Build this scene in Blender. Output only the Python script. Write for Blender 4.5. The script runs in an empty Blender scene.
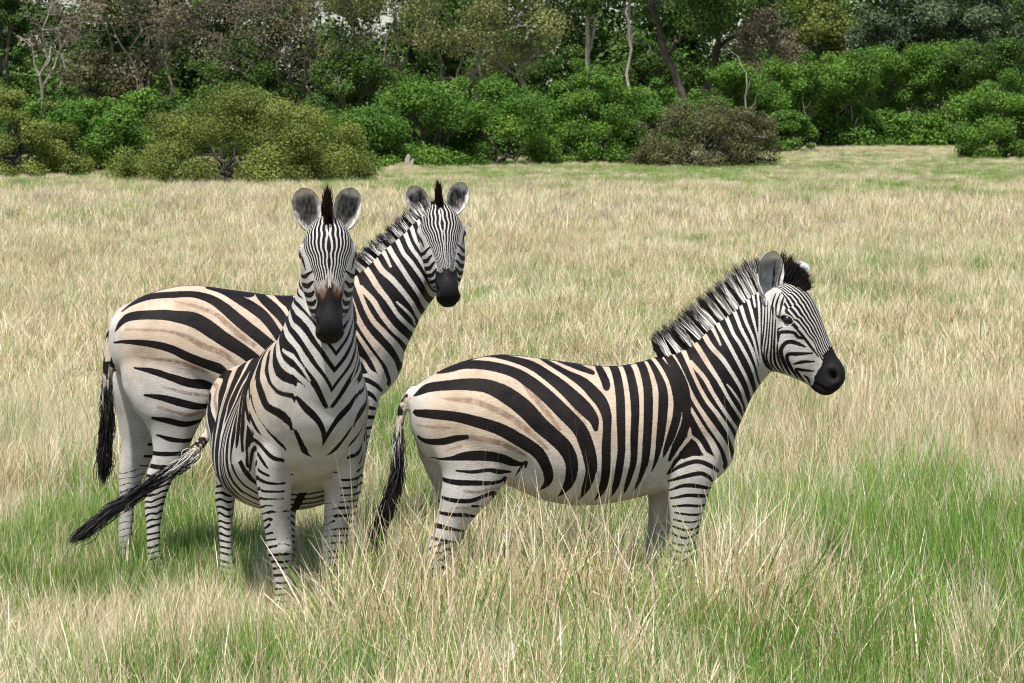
import bpy, math, random
import numpy as np
from mathutils import Vector, Matrix
from mathutils.bvhtree import BVHTree

S = bpy.context.scene
COL = S.collection
R = math.radians
F = 2418.0; CW, CH = 1024, 683; CAM_H = 2.2; PITCH = math.atan((341.5-102.0)/F)

# ------------------------------------------------------------------ camera, sky, sun, exposure
cd = bpy.data.cameras.new("camera"); cam = bpy.data.objects.new("camera", cd); COL.objects.link(cam)
cam.location = (0, 0, CAM_H); cam.rotation_euler = (math.pi/2-PITCH, 0, 0)
cd.sensor_width = 36; cd.lens = F/CW*36; cd.clip_start = .1; cd.clip_end = 3000
cd.dof.use_dof = True; cd.dof.focus_distance = 10.2; cd.dof.aperture_fstop = 14.0
S.camera = cam
SUN_EL, SUN_AZ = 66.0, 205.0          # azimuth clockwise from +Y
w = bpy.data.worlds.new("World"); S.world = w; w.use_nodes = True
nt = w.node_tree; sky = nt.nodes.new('ShaderNodeTexSky'); sky.sky_type = 'NISHITA'; sky.sun_disc = False
sky.sun_elevation = R(SUN_EL); sky.sun_rotation = R(SUN_AZ); sky.dust_density = 1.2; sky.air_density = 1.0
bg = nt.nodes['Background']; bg.inputs[1].default_value = 0.10
nt.links.new(sky.outputs[0], bg.inputs[0])
sl = bpy.data.lights.new("sun", 'SUN'); sl.energy = 4.3; sl.angle = R(2.0); sl.color = (1, .965, .915)
so = bpy.data.objects.new("sun", sl); COL.objects.link(so)
_d = Vector((math.sin(R(SUN_AZ))*math.cos(R(SUN_EL)), math.cos(R(SUN_AZ))*math.cos(R(SUN_EL)), math.sin(R(SUN_EL))))
so.rotation_euler = _d.to_track_quat('Z', 'Y').to_euler(); so.location = (0, 0, 30)
S.view_settings.view_transform = 'Standard'; S.view_settings.look = 'None'
S.view_settings.exposure = 0.8
S.cycles.filter_width = 1.1; S.view_settings.gamma = 1
S.render.engine = 'CYCLES'; S.cycles.max_bounces = 5; S.cycles.diffuse_bounces = 3; S.cycles.transparent_max_bounces = 8
S.render.resolution_x = CW; S.render.resolution_y = CH

# ------------------------------------------------------------------ helpers
def ground_at(px, py):
    a = math.atan((py-341.5)/F)+PITCH; D = CAM_H/math.tan(a)
    depth = D*math.cos(PITCH)+CAM_H*math.sin(PITCH)
    return ((px-512)/F*depth, D, 0.0)
def tag(o, label=None, cat=None, group=None, kind=None):
    if label: o['label'] = label
    if cat: o['category'] = cat
    if group: o['group'] = group
    if kind: o['kind'] = kind
    return o
def empty(name, loc, rz=0.0):
    o = bpy.data.objects.new(name, None); COL.objects.link(o); o.location = loc; o.rotation_euler = (0, 0, rz)
    o.empty_display_size = .2
    return o
def mesh_np(name, V, polys, attrs=None, cols=None, smooth=True):
    """polys: list of (M,k) integer arrays"""
    me = bpy.data.meshes.new(name); V = np.asarray(V, dtype=np.float32)
    me.vertices.add(len(V)); me.vertices.foreach_set('co', V.ravel())
    li = np.concatenate([p.ravel() for p in polys if len(p)]).astype(np.int32)
    sz = np.concatenate([np.full(len(p), p.shape[1]) for p in polys if len(p)]).astype(np.int32)
    st = np.concatenate([[0], np.cumsum(sz)[:-1]]).astype(np.int32)
    me.loops.add(len(li)); me.loops.foreach_set('vertex_index', li)
    me.polygons.add(len(sz)); me.polygons.foreach_set('loop_start', st)
    try: me.polygons.foreach_set('loop_total', sz)
    except Exception: pass
    me.update(calc_edges=True)
    if smooth: me.polygons.foreach_set('use_smooth', np.ones(len(sz), dtype=bool))
    for k, a in (attrs or {}).items():
        at = me.attributes.new(k, 'FLOAT', 'POINT'); at.data.foreach_set('value', np.asarray(a, dtype=np.float32))
    for k, a in (cols or {}).items():
        at = me.attributes.new(k, 'FLOAT_COLOR', 'POINT')
        c = np.ones((len(V), 4), dtype=np.float32); c[:, :3] = a; at.data.foreach_set('color', c.ravel())
    me.validate()
    return me
def link(name, me, mat, parent=None):
    o = bpy.data.objects.new(name, me); COL.objects.link(o)
    if mat: me.materials.append(mat)
    if parent: o.parent = parent
    return o
def noise2(x, y, seed=0):
    """smooth value noise in numpy"""
    xi = np.floor(x).astype(np.int64); yi = np.floor(y).astype(np.int64); fx = x-xi; fy = y-yi
    fx = fx*fx*(3-2*fx); fy = fy*fy*(3-2*fy)
    def h(a, b):
        n = (a*374761393+b*668265263+seed*1442695041) & 0xffffffff
        n = ((n ^ (n >> 13))*1274126177) & 0xffffffff
        return ((n ^ (n >> 16)) & 0xffff)/65535.0
    return (h(xi, yi)*(1-fx)+h(xi+1, yi)*fx)*(1-fy)+(h(xi, yi+1)*(1-fx)+h(xi+1, yi+1)*fx)*fy
def fbm(x, y, seed=0, o=3):
    r = 0; a = 1; t = 0
    for i in range(o): r = r+a*noise2(x*2**i+i*17.3, y*2**i-i*9.1, seed+i); t += a; a *= .5
    return r/t
def tubes(paths, n=6):
    """paths: list of (pts (k,3), radii (k,)) -> V, F(quads)"""
    Vs, Fs, off = [], [], 0
    for P, r in paths:
        P = np.asarray(P, float); r = np.asarray(r, float); k = len(P)
        T = np.gradient(P, axis=0); T /= np.linalg.norm(T, axis=1)[:, None]+1e-9
        up = np.where(np.abs(T[:, 2:3]) > .9, [[1., 0, 0]], [[0, 0, 1.]])
        if abs(T[0][2]) > .5: up = np.tile([[1., 0.1, 0]], (k, 1))
        else: up = np.tile([[0., 0.1, 1]], (k, 1))
        A = np.cross(T, up); A /= np.linalg.norm(A, axis=1)[:, None]+1e-9; B = np.cross(T, A)
        ang = np.arange(n)*2*math.pi/n
        ring = P[:, None, :]+r[:, None, None]*(np.cos(ang)[None, :, None]*A[:, None, :]+np.sin(ang)[None, :, None]*B[:, None, :])
        Vs.append(ring.reshape(-1, 3))
        i = np.arange(k-1)[:, None]*n; j = np.arange(n)[None, :]; j2 = (j+1) % n
        Fs.append(np.stack([i+j, i+j2, i+n+j2, i+n+j], -1).reshape(-1, 4)+off); off += k*n
    return np.concatenate(Vs), np.concatenate(Fs)

# ------------------------------------------------------------------ materials
def new_mat(name):
    m = bpy.data.materials.new(name); m.use_nodes = True; return m, m.node_tree, m.node_tree.nodes['Principled BSDF']
def nd(t, typ, **kw):
    n = t.nodes.new(typ)
    for k, v in kw.items(): setattr(n, k, v)
    return n
def mixc(t, fac, a, b):
    n = nd(t, 'ShaderNodeMix', data_type='RGBA')
    for s, v in ((0, fac), (6, a), (7, b)):
        if isinstance(v, (int, float)): n.inputs[s].default_value = v
        elif isinstance(v, tuple): n.inputs[s].default_value = v+(1,) if len(v) == 3 else v
        else: t.links.new(v, n.inputs[s])
    return n.outputs[2]
def attr(t, name, typ='GEOMETRY', out='Fac'):
    n = nd(t, 'ShaderNodeAttribute', attribute_name=name, attribute_type=typ); return n.outputs[out]
def ramp(t, src, stops):
    n = nd(t, 'ShaderNodeValToRGB'); e = n.color_ramp.elements
    while len(e) < len(stops): e.new(.5)
    for i, (p, c) in enumerate(stops): e[i].position = p; e[i].color = (*c, 1)
    t.links.new(src, n.inputs[0]); return n.outputs[0]
def smooth(t, src, lo, hi, a=0.0, b=1.0):
    n = nd(t, 'ShaderNodeMapRange', interpolation_type='SMOOTHSTEP')
    n.inputs[1].default_value = lo; n.inputs[2].default_value = hi; n.inputs[3].default_value = a; n.inputs[4].default_value = b
    t.links.new(src, n.inputs[0]); return n.outputs[0]
def math_(t, op, a, b=None):
    n = nd(t, 'ShaderNodeMath', operation=op)
    for i, v in enumerate((a, b)):
        if v is None: continue
        if isinstance(v, (int, float)): n.inputs[i].default_value = v
        else: t.links.new(v, n.inputs[i])
    return n.outputs[0]
def tnoise(t, scale, detail=3, vec=None, rough=.55):
    n = nd(t, 'ShaderNodeTexNoise'); n.inputs['Scale'].default_value = scale; n.inputs['Detail'].default_value = detail
    n.inputs['Roughness'].default_value = rough
    if vec is not None: t.links.new(vec, n.inputs['Vector'])
    return n.outputs[0]

def mat_coat():
    m, t, b = new_mat("zebra_coat")
    co = nd(t, 'ShaderNodeTexCoord').outputs['Object']
    base = attr(t, 'base', out='Color')
    var = tnoise(t, 9, 4, co)
    dark = mixc(t, 1.0, base, (1, 1, 1)); 
    mul = nd(t, 'ShaderNodeMix', data_type='RGBA', blend_type='MULTIPLY'); mul.inputs[0].default_value = 1
    t.links.new(base, mul.inputs[6]); t.links.new(ramp(t, var, [(.25, (.70, .67, .63)), (.5, (.96, .95, .94)), (.75, (1.1, 1.1, 1.1))]), mul.inputs[7])
    col = mul.outputs[2]
    mp2 = nd(t, 'ShaderNodeMapping'); mp2.inputs['Scale'].default_value = (35, 110, 90); t.links.new(co, mp2.inputs[0])
    m3 = nd(t, 'ShaderNodeMix', data_type='RGBA', blend_type='MULTIPLY'); m3.inputs[0].default_value = 1; t.links.new(col, m3.inputs[6])
    t.links.new(ramp(t, tnoise(t, 1.6, 4, mp2.outputs[0], .7), [(.3, (.84, .82, .80)), (.6, (1.03, 1.03, 1.03))]), m3.inputs[7]); col = m3.outputs[2]
    wob = tnoise(t, 130, 2, co); wob2 = math_(t, 'MULTIPLY', math_(t, 'SUBTRACT', wob, .5), 1.0)
    shw = smooth(t, math_(t, 'ADD', attr(t, 'sh'), wob2), -1.4, 1.2, .95, 0.0); shw = math_(t, 'MULTIPLY', shw, smooth(t, tnoise(t, 42, 4, co), .30, .62, .45, 1.0))
    col = mixc(t, shw, col, (.20, .13, .085))
    sd = math_(t, 'ADD', attr(t, 'sd'), wob2)
    bl = smooth(t, sd, -.38, .38, 1.0, 0.0)
    blk = ramp(t, tnoise(t, 25, 3, co), [(.3, (.004, .0035, .004)), (.75, (.013, .009, .008))])
    blk = mixc(t, attr(t, 'mz_hilite'), blk, (.011, .0095, .0098))  # soft muzzle highlights painted in by a slightly lifted black
    col = mixc(t, bl, col, blk)
    t.links.new(col, b.inputs['Base Color'])
    b.inputs['Roughness'].default_value = .62; b.inputs['Specular IOR Level'].default_value = .10
    mp = nd(t, 'ShaderNodeMapping'); mp.inputs['Scale'].default_value = (45, 200, 160); t.links.new(co, mp.inputs[0])
    bn = nd(t, 'ShaderNodeBump'); bn.inputs['Strength'].default_value = .5; bn.inputs['Distance'].default_value = .004
    t.links.new(tnoise(t, 1.5, 3, mp.outputs[0]), bn.inputs['Height']); t.links.new(bn.outputs[0], b.inputs['Normal'])
    return m
def mat_hair():
    m, t, b = new_mat("zebra_hair")
    t.links.new(attr(t, 'hc', out='Color'), b.inputs['Base Color']); b.inputs['Roughness'].default_value = .6
    b.inputs['Specular IOR Level'].default_value = .2
    return m
def mat_eye():
    m, t, b = new_mat("eye_black"); b.inputs['Base Color'].default_value = (.008, .006, .005, 1); b.inputs['Roughness'].default_value = .3
    return m
def mat_leaf(name, c1, c2, c3, trans=.25):
    m, t, b = new_mat(name); out = t.nodes['Material Output']
    col = ramp(t, attr(t, 'tint'), [(.0, c1), (.5, c2), (1., c3)])
    t.links.new(col, b.inputs['Base Color']); b.inputs['Roughness'].default_value = .6; b.inputs['Specular IOR Level'].default_value = .2
    tr = nd(t, 'ShaderNodeBsdfTranslucent'); t.links.new(col, tr.inputs[0])
    mx = nd(t, 'ShaderNodeMixShader'); mx.inputs[0].default_value = trans
    t.links.new(b.outputs[0], mx.inputs[1]); t.links.new(tr.outputs[0], mx.inputs[2]); t.links.new(mx.outputs[0], out.inputs[0])
    return m
def mat_bark(name, c1, c2, sc=3.0):
    m, t, b = new_mat(name)
    co = nd(t, 'ShaderNodeTexCoord').outputs['Object']
    mp = nd(t, 'ShaderNodeMapping'); mp.inputs['Scale'].default_value = (1, 1, .25); t.links.new(co, mp.inputs[0])
    n = tnoise(t, sc*3, 5, mp.outputs[0])
    t.links.new(ramp(t, n, [(.3, c1), (.7, c2)]), b.inputs['Base Color']); b.inputs['Roughness'].default_value = .9
    bn = nd(t, 'ShaderNodeBump'); bn.inputs['Strength'].default_value = .6; bn.inputs['Distance'].default_value = .05
    t.links.new(n, bn.inputs['Height']); t.links.new(bn.outputs[0], b.inputs['Normal'])
    return m
# ------------------------------------------------------------------ ground
def dry_mix(x, y):
    """0 = straw, 1 = green, at a ground position"""
    g = fbm(x/1.3+40, y/2.2, 11, 3)*.55+fbm(x/5+3, y/9, 12, 3)*.55
    g = g-.05+.07*(1-smst(y, 12.5, 17))*smst(y, 9.8, 10.6)
    g = g+.17*smst(y, 44, 84)*(.4+.6*fbm(x/6, y/14, 15, 2))-.16*smst(y, 13, 18)*(1-smst(y, 42, 75))+.03*(1-smst(y, 10.3, 13))
    for cx, cy, rx, ry, a in PATCH: g = g+a*np.exp(-(((x-cx)/rx)**2+((y-cy)/ry)**2))
    return np.clip(g, 0, 1)
def gp(px, py): p = ground_at(px, py); return p[0], p[1]
PATCH = [(*gp(905, 268), .9, 1.6, .45), (*gp(700, 250), .8, 2.2, .3), (*gp(950, 600), .45, .8, .42), (*gp(880, 520), .6, .8, .25), (*gp(720, 380), 1.3, 1.2, .12), (*gp(30, 400), .8, 1., .2),
         (*gp(330, 640), .5, .5, .12), (*gp(130, 540), .5, .5, .3), (*gp(560, 470), .8, .8, .2), (*gp(560, 615), 1.1, .9, -.35), (*gp(440, 620), .6, .6, -.25), (*gp(200, 640), 1.0, .5, -.15), (*gp(780, 600), .6, .5, -.12),
         (*gp(100, 220), 2.5, 5, .1), (*gp(60, 290), 2, 3, -.15), (*gp(920, 210), 4, 6, -.2), (*gp(1000, 330), 1.5, 1.5, -.1), (*gp(120, 640), 1.2, .5, -.25)]
# ------------------------------------------------------------------ zebra: side profile units, 240 units = 1 m
U = 240.0
def cat_rom(P, n=6):
    P = np.asarray(P, float); Q = np.vstack([2*P[0]-P[1], P, 2*P[-1]-P[-2]]); out = []
    for i in range(1, len(Q)-2):
        for k in range(n):
            t = k/n; a, b, c, d = Q[i-1], Q[i], Q[i+1], Q[i+2]
            out.append(.5*((2*b)+(-a+c)*t+(2*a-5*b+4*c-d)*t*t+(-a+3*b-3*c+d)*t**3))
    out.append(Q[-2]); return np.array(out)
def stroke_d(X, Y, pts):
    """signed distance (profile units) to a tapered stroke, in the side plane"""
    C = cat_rom(pts) if len(pts) > 2 else np.asarray(pts, float)
    C[:, 2] = np.maximum(C[:, 2], .2)
    res = np.full(len(X), 60.0); m = 12
    sel = np.where((X > C[:, 0].min()-m) & (X < C[:, 0].max()+m) & (Y > C[:, 1].min()-m) & (Y < C[:, 1].max()+m))[0]
    if len(sel) == 0: return res
    x = X[sel]; y = Y[sel]; best = np.full(len(sel), 60.0)
    for a, b in zip(C[:-1], C[1:]):
        dx, dy = b[0]-a[0], b[1]-a[1]; L = dx*dx+dy*dy+1e-9
        t = np.clip(((x-a[0])*dx+(y-a[1])*dy)/L, 0, 1)
        d = np.hypot(x-a[0]-t*dx, y-a[1]-t*dy)-(a[2]+(b[2]-a[2])*t)
        best = np.minimum(best, d)
    res[sel] = best; return res
def poly_d(X, Y, P):
    P = np.asarray(P, float); best = np.full(len(X), 1e9); ins = np.zeros(len(X), bool)
    for a, b in zip(P, np.roll(P, -1, 0)):
        dx, dy = b-a; t = np.clip(((X-a[0])*dx+(Y-a[1])*dy)/(dx*dx+dy*dy+1e-9), 0, 1)
        best = np.minimum(best, np.hypot(X-a[0]-t*dx, Y-a[1]-t*dy))
        c = ((a[1] > Y) != (b[1] > Y)) & (X < (b[0]-a[0])*(Y-a[1])/((b[1]-a[1]) if b[1] != a[1] else 1e-9)+a[0]); ins ^= c
    return np.where(ins, -best, best)
# black stripes of the rump and barrel of the young zebra
RUMP_A = [
 [(439,369.7,.5),(451.5,364,2.5),(465.6,360.3,3),(487.5,360.3,4),(509,365.8,5),(525,374.4,6),(540.6,387,6.5),(556,402,7),(571,418,7),(578,434,7),(581.5,448,6.5),(582.5,460,5.5),(578,479,4),(573,493.5,2)],
 [(419.5,391,.5),(431,382,3.5),(447,378.3,4.5),(465.6,376.7,5.5),(484.4,378.3,6.5),(503,387,8),(518.8,398.6,8.5),(532.8,413.4,8),(546,425,7.5),(557,436,7.3),(563.4,450,6.3),(563,467,5.3),(557,482.5,3.2),(548,492,1.3)],
 [(418,406,3),(431,405,4.3),(451.6,406.4,4.8),(472,411,5.5),(494,418,6),(512.5,428.3,6.5),(530,440,6.3),(537.5,451,5.5),(542,463.5,4.8),(541,473,3.3),(534,482,1.5),(530,486.5,.4)],
 [(420,427,.5),(428,432,2.5),(440.6,431.4,3.5),(453,427.5,3.2),(463,426,2.2)],
 [(433,450,.5),(447,447.8,2),(462.5,444.7,4.5),(481,444.7,5),(497,448,4.5),(508,454,3.5),(515.6,455.3,2),(520,452.5,1.5),(519,459,1)],
 [(515.6,458,1.2),(510,468,1)],
 [(453,459.5,1),(469,460.3,1.8),(484,458.8,2),(494,461,2.5),(506,462.7,1.3)],
 [(439,469,1.8),(451.6,471,2.8),(470,471.3,2.8),(487.5,472,2),(497,471,1.8),(501.6,469,2),(502.3,479,1.5)],
 [(441,487,1.5),(451.6,489,2.3),(467,489,2.3),(481,484.5,2),(490,483,2.5),(490.6,491.6,1.5)],
 [(436,501.7,1.5),(450,503.3,2),(462.5,504,2),(472,506.4,1.3)],
 [(468.8,494.7,1.4),(478,495.5,1)],
 [(426.6,515,2.2),(437.5,515,2.5),(447,517.3,2),(462,521,1)],
 [(426,527,1.2),(434,527.5,1.6),(448,530.6,1.5),(458,534,1)],
 [(476.5,353.3,1),(494,352.5,1.5),(512.5,355.6,2.5),(529.7,361,4),(543.8,369.7,5),(558,380.6,6),(576,397.8,7),(585,408.8,5),(587,418,2.5)],
 [(540,356,1),(549,360.3,2),(563.4,368,3),(577.5,376,5),(587,385.3,6),(594,394,6),(598,405.6,5),(598,418,4.2),(597,434,4.5),(597,451,4.5),(596.6,467,4.3),(594,482.5,4),(590,490,3),(585,498,1.5)],
 [(548,355,1.5),(562,359,2),(576,363.5,2.5),(589,368,2)], [(597,366,4),(600,376,4.3),(600,380,3.6)]]
RUMP_A_SH = [[(462.5,426,3),(475,427.8,3),(493.8,431.4,3),(509,439,2.5),(518.8,445,1.5)],
 [(440,390,.5),(455,391,2.3),(470,392,3),(485,397,3),(500,404,3.2),(515,414,3.2),(528,425,2.5),(540,437,1.5)],
 [(418,417,.8),(432,417.5,1.4),(448,417,1.2)], [(515,372,1),(523,380,3),(532,392,3),(541,403,2.5),(552,418,1.5)],
 [(448,438,.8),(458,435,1.5)],[(461,479,1.5),(472,480.6,1.6),(487.5,478.3,1.5),(497,479,1)],
 [(558,388,.5),(568,400,1.5),(578,414,1.2)],[(452,496,.8),(466,496.5,1.2)]]
BARREL = [
 [(612,362,4.5),(612.7,387,4.5),(612,410,4.5),(612,434,4),(612,440,4),(610,459,4),(608,474.7,3.5),(604,490,3),(602,496.5,2)],
 [(625,361,4),(626.7,383.8,4.5),(626.7,402.5,4.3),(625,426,4),(624.4,451,3.5),(621,467,3),(618,482.5,2.3),(615,493.4,1.2)]]
SHOULDER = [
 [(638.4,358,4),(640.8,380.6,4.5),(640,402.5,4.8),(638.4,424.4,4.5),(637.7,435.6,4.5),(636,454.4,3.8),(632,470,2.5),(628,482.5,1.5),(627.5,492,1)],
 [(646,354,2),(654.8,379,4.3),(655.6,397.8,5),(653,418,4.7),(651,433.8,4),(650,440,3.3),(647.8,451,2.2),(644.7,463.8,.7)],
 [(654,352,2.5),(665,371.3,4),(669.7,390,4.5),(669,407,4.3),(663.4,426,4.2),(658,440,3),(655.6,448,1)],
 [(664,350,4),(673.4,371.3,5),(678,387,5.2),(678.5,402,4.3),(677.5,415,4.6),(672.8,429,4.8),(667,440,3.8),(662,452,1.8)],
 [(662,466,1.3),(670,452,2.3),(682,446,2.6),(692,447,2)]]
NECK_POLY = [(664,350),(690,330),(767,268),(790,268),(772,300),(770,376),(755,412),(738,434),(732,452),(728,458),(722,468),(718,462),(709,453),(700,450),(692,448),(684,449),(676,452),(671,447),(676,436),(680,420),(681,400),(677,375),(668,358)]
NECK_W = [
 [(667,346,2.5),(677.5,371,2.2),(685,390,2.2),(694.7,407,2.5),(707,424.4,3),(719,441,3.2),(726,456,2.8),(728,468,2.5)],
 [(680,344,2.5),(688.4,371,1.8),(699,393,2),(712,410.3,2.2),(725,429,2.5),(733,444,2.6),(738,452,2.6)],
 [(687,359,2),(699.4,374.4,2.2),(707,388.4,2),(718,405.6,2),(729,420,1.8),(739,434,2)],
 [(690,336,2.5),(702.5,358.8,2.5),(713.4,376,2),(722.8,393,1.6),(733.8,408.8,1.6),(746,425,1.8)],
 [(700,328,2.5),(707,343,2.5),(718,355.6,2.3),(727.5,369.7,2),(737,385.3,1.8),(743,399.4,2),(752,418,2.4)],
 [(722,380,.7),(730,390,1.1),(738,402,1),(741,412,.6)], [(708,322,2.2),(711,328,1.8),(716.6,342,1)],
 [(713,316,2.2),(719,330,2),(733.8,358.8,1.8),(743,376,1.7),(749.4,390,2),(757,408,2.5)],
 [(722,308,2),(729,329.7,1.8),(735.3,340,1.8),(746.3,360.3,1.6),(755.6,380.6,1.8),(763,397,2.2)],
 [(730,302,2),(737,325,1.7),(746,343,1.6),(755.6,365,1.7),(767,386,2)],
 [(737,296,1.8),(741.6,317,1.6),(749.4,336,1.3),(754,351,1.2),(762,366.6,1.6),(770,374,2)],
 [(744,290,1.6),(749.4,315.6,1.4),(753,330,1),(756,342,.8)], [(750,286,1.3),(752,305,1)],
 [(755.6,283,1.3),(756.4,312.5,1.3),(757,343.8,1.2),(761,360,1.4)],
 [(676,409,1.2),(681.4,427.5,2),(675,437.5,2.2),(667,448,2.0),(660,460,2)],
 [(683,429,1.5),(690.6,435.6,1.6),(697,446,2),(705,452,2.5)],
 [(682,401,1.5),(691.6,418,2.2),(702.5,433.8,3),(708.8,445,3.5),(716,460,3)],
 [(761,280,1.2),(761.5,312.5,1.2),(761,340,1.2),(766,360,1.5)]]
FORE = [
 [(660.6,468,.5),(673,458.8,2),(688.8,454,2.2),(702.8,458.8,2.2),(713.8,467.3,1.6)],
 [(662,474.4,1),(676,469,2),(692,465.8,2.2),(701,469.7,2),(706,475,1)],
 [(663,483.8,.8),(674.7,478.3,1.8),(687,478,2.2),(704,482,1.5)], [(665,491.6,1),(679,487.7,1.8),(692,488.4,2),(705,490,1.5)],
 [(667,499.4,1),(679.4,497.8,1.5),(693.4,499,1.5),(703.6,498.6,1.2)], [(669,505.6,1),(688.8,507.7,1.3),(701,506.4,.8)],
 [(668,512.7,1),(682.5,515,1),(698,513.4,.8)], [(668,520,1),(682,523,1.2),(697,519,1.2)],
 [(666,527,1.2),(680,531,1.3),(693,526,1.5)], [(664,536,1.2),(678,538,1.1),(690,536,1.2)], [(664,543,1.3),(676,545,1.2),(690,543,1)],
 [(664,551,1.2),(678,553,1.2),(690,550,1.2)],[(664,559,1.2),(678,560,1.2),(690,558,1.2)]]
# head strokes traced in a magnified side view (6.21 per unit)
def hd(pts, w): return [(x/6.21+750, y/6.21+290, w*(.45 if i in (0, len(pts)-1) else 1)) for i, (x, y) in enumerate(pts)]
HEAD = [hd([(50,0),(55,200),(60,330),(75,400)],.9), hd([(85,40),(80,200),(65,350),(90,430),(130,480)],1.1), hd([(108,60),(105,230),(85,380),(120,460),(150,490)],1.0),
 hd([(135,90),(120,300),(105,400),(140,470)],1.1), hd([(155,100),(145,320),(135,420),(165,485)],1.2), hd([(172,170),(165,330),(165,430),(200,495)],1.3),
 hd([(185,310),(187,400),(215,490)],1.2), hd([(345,330),(290,305),(245,300),(212,330),(205,370),(220,430),(250,500)],1.9),
 hd([(385,370),(300,372),(250,372),(238,395),(255,450),(290,520)],1.7), hd([(392,420),(330,420),(275,432)],1.6),
 hd([(388,478),(330,470),(288,465),(302,500),(330,545)],1.4), hd([(330,505),(350,520),(362,560)],1.2),
 hd([(350,285),(305,270),(280,245),(225,240),(195,252),(188,300)],1.6),
 hd([(272,195),(320,250),(370,320),(418,392)],1.2), hd([(150,145),(145,80),(165,20)],1.1), hd([(178,150),(175,80),(195,20)],1.1), hd([(203,145),(208,80),(222,30)],1.1),
 hd([(233,140),(238,75),(252,30)],1.1), hd([(215,215),(190,225),(184,260)],.8)]
HEAD_F = HEAD[:7]+[HEAD[11]]+HEAD[14:18]+[hd([(225,290),(290,282),(340,265),(388,228)],1.7), hd([(222,340),(300,330),(360,318),(408,280)],2.1), hd([(228,392),(310,380),(380,366),(432,322)],2.1),
 hd([(255,432),(330,426),(395,412),(447,368)],1.9), hd([(280,475),(335,470),(400,455),(445,425)],1.6), hd([(212,310),(200,370),(215,440),(245,500)],1.3), hd([(300,500),(340,505),(390,495)],1.2), hd([(330,540),(365,545)],1.0)]
def m2(pts): return [(408+(x-105)*1.116, 354+(y-286)*1.116, w*1.116) for x, y, w in pts]
RUMP_B = [m2(p) for p in [
 [(127.5,308,.5),(137,300.5,1.2),(152.5,294,2.3),(171,292,2.8),(191.6,292,3),(208.8,296.6,4),(222.8,305,5),(235,315,5.5),(250,327,5.7),(265,340,6),(277,354,5),(290,374,3)],
 [(122,326,.5),(127.5,317,2.5),(137,311.5,4),(155.6,310,4.5),(174.4,311.4,5.5),(193,315.3,7),(207,323,7.5),(222.8,334,7),(237,343.4,6.5),(250,353,6),(262,366,4),(270,385,2)],
 [(121,337,1),(130.6,335.6,2),(149.4,337,3.3),(168,342,4),(183.8,349.7,4.5),(202.5,357.5,5),(215,362,5),(222.8,366,3),(233.8,367,2),(242,371.6,3),(250,380,2)],
 [(219,366,2),(219,376,1)],
 [(137,361.4,.8),(152.5,364.5,3),(168,370,3.5),(183.8,375.5,4),(199.4,379.4,4),(215,384,2.5)],
 [(146,388,1.2),(160,390,3),(177.5,395,4),(193,399,3.5),(207,399.7,2)], [(152.5,410.6,1.5),(165,413,3),(182,417,3),(199.4,414.5,1.5)],
 [(155.6,428,1),(168,432.5,2.5),(179,434,2.2),(190,434,2)], [(149.4,446.6,2.3),(168,447.3,2.3),(185,446.6,1.8)],
 [(145.5,459,2),(160,460.6,2.3),(180.6,459,1.5)], [(141.6,468.4,1.5),(158,470,1.2),(172,468,.8)],
 [(205.6,286.4,1.2),(221,290,2.5),(237,297,4),(251,305,5),(262,313.8,5),(271,326,4.5),(280,341,4.2),(290,357,3)],
 [(215,286,1),(230.6,289.5,2),(244.7,292.7,2.5),(251,293.4,1.5)], [(252,288,2),(260,296.6,4),(271,306,5),(279,315,4.5),(284,325,4),(293,350,4),(297,370,3)],
 [(258.8,287,1.5),(271,291,2.5),(279,298,3),(284,303,2)], [(270,283,1.5),(282,290,5),(287,301,5.5),(293,316,4),(300,340,4),(303,370,3.5)]]]
RUMP_B_SH = [m2(p) for p in [[(174.4,298,.8),(208.8,307.5,2),(222.8,317,2.8),(237,329.4,2.8),(250,339,2.2)],
 [(130.6,324,.8),(160,324.7,1.5),(183.8,330,2.5),(199.4,338.8,3),(219.7,347,3),(233.8,359,2)], [(141.6,350.5,.8),(177.5,356,2),(202.5,367,1.8)],
 [(160,379.4,1),(190,387,2),(205.6,390,1.5)], [(157,399.7,1),(183.8,407.5,2),(199.4,405,1.5)]]]

def smst(x, a, b):
    t = np.clip((x-a)/(b-a), 0, 1); return t*t*(3-2*t)
BR = np.array([(766,284),(772,281),(783,280),(796,284),(807,294),(815,309),(821,325),(827,341),(833,353),(840,364)], float)
def bridge(X, Y):
    """distance under the nose line and arc length along it"""
    best = np.full(len(X), 1e9); s = np.zeros(len(X)); acc = 0
    for a, b in zip(BR[:-1], BR[1:]):
        dx, dy = b-a; L = math.hypot(dx, dy); t = np.clip(((X-a[0])*dx+(Y-a[1])*dy)/L**2, 0, 1)
        d = np.hypot(X-a[0]-t*dx, Y-a[1]-t*dy); m = d < best; best[m] = d[m]; s[m] = acc+t[m]*L; acc += L
    return best, s

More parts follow.
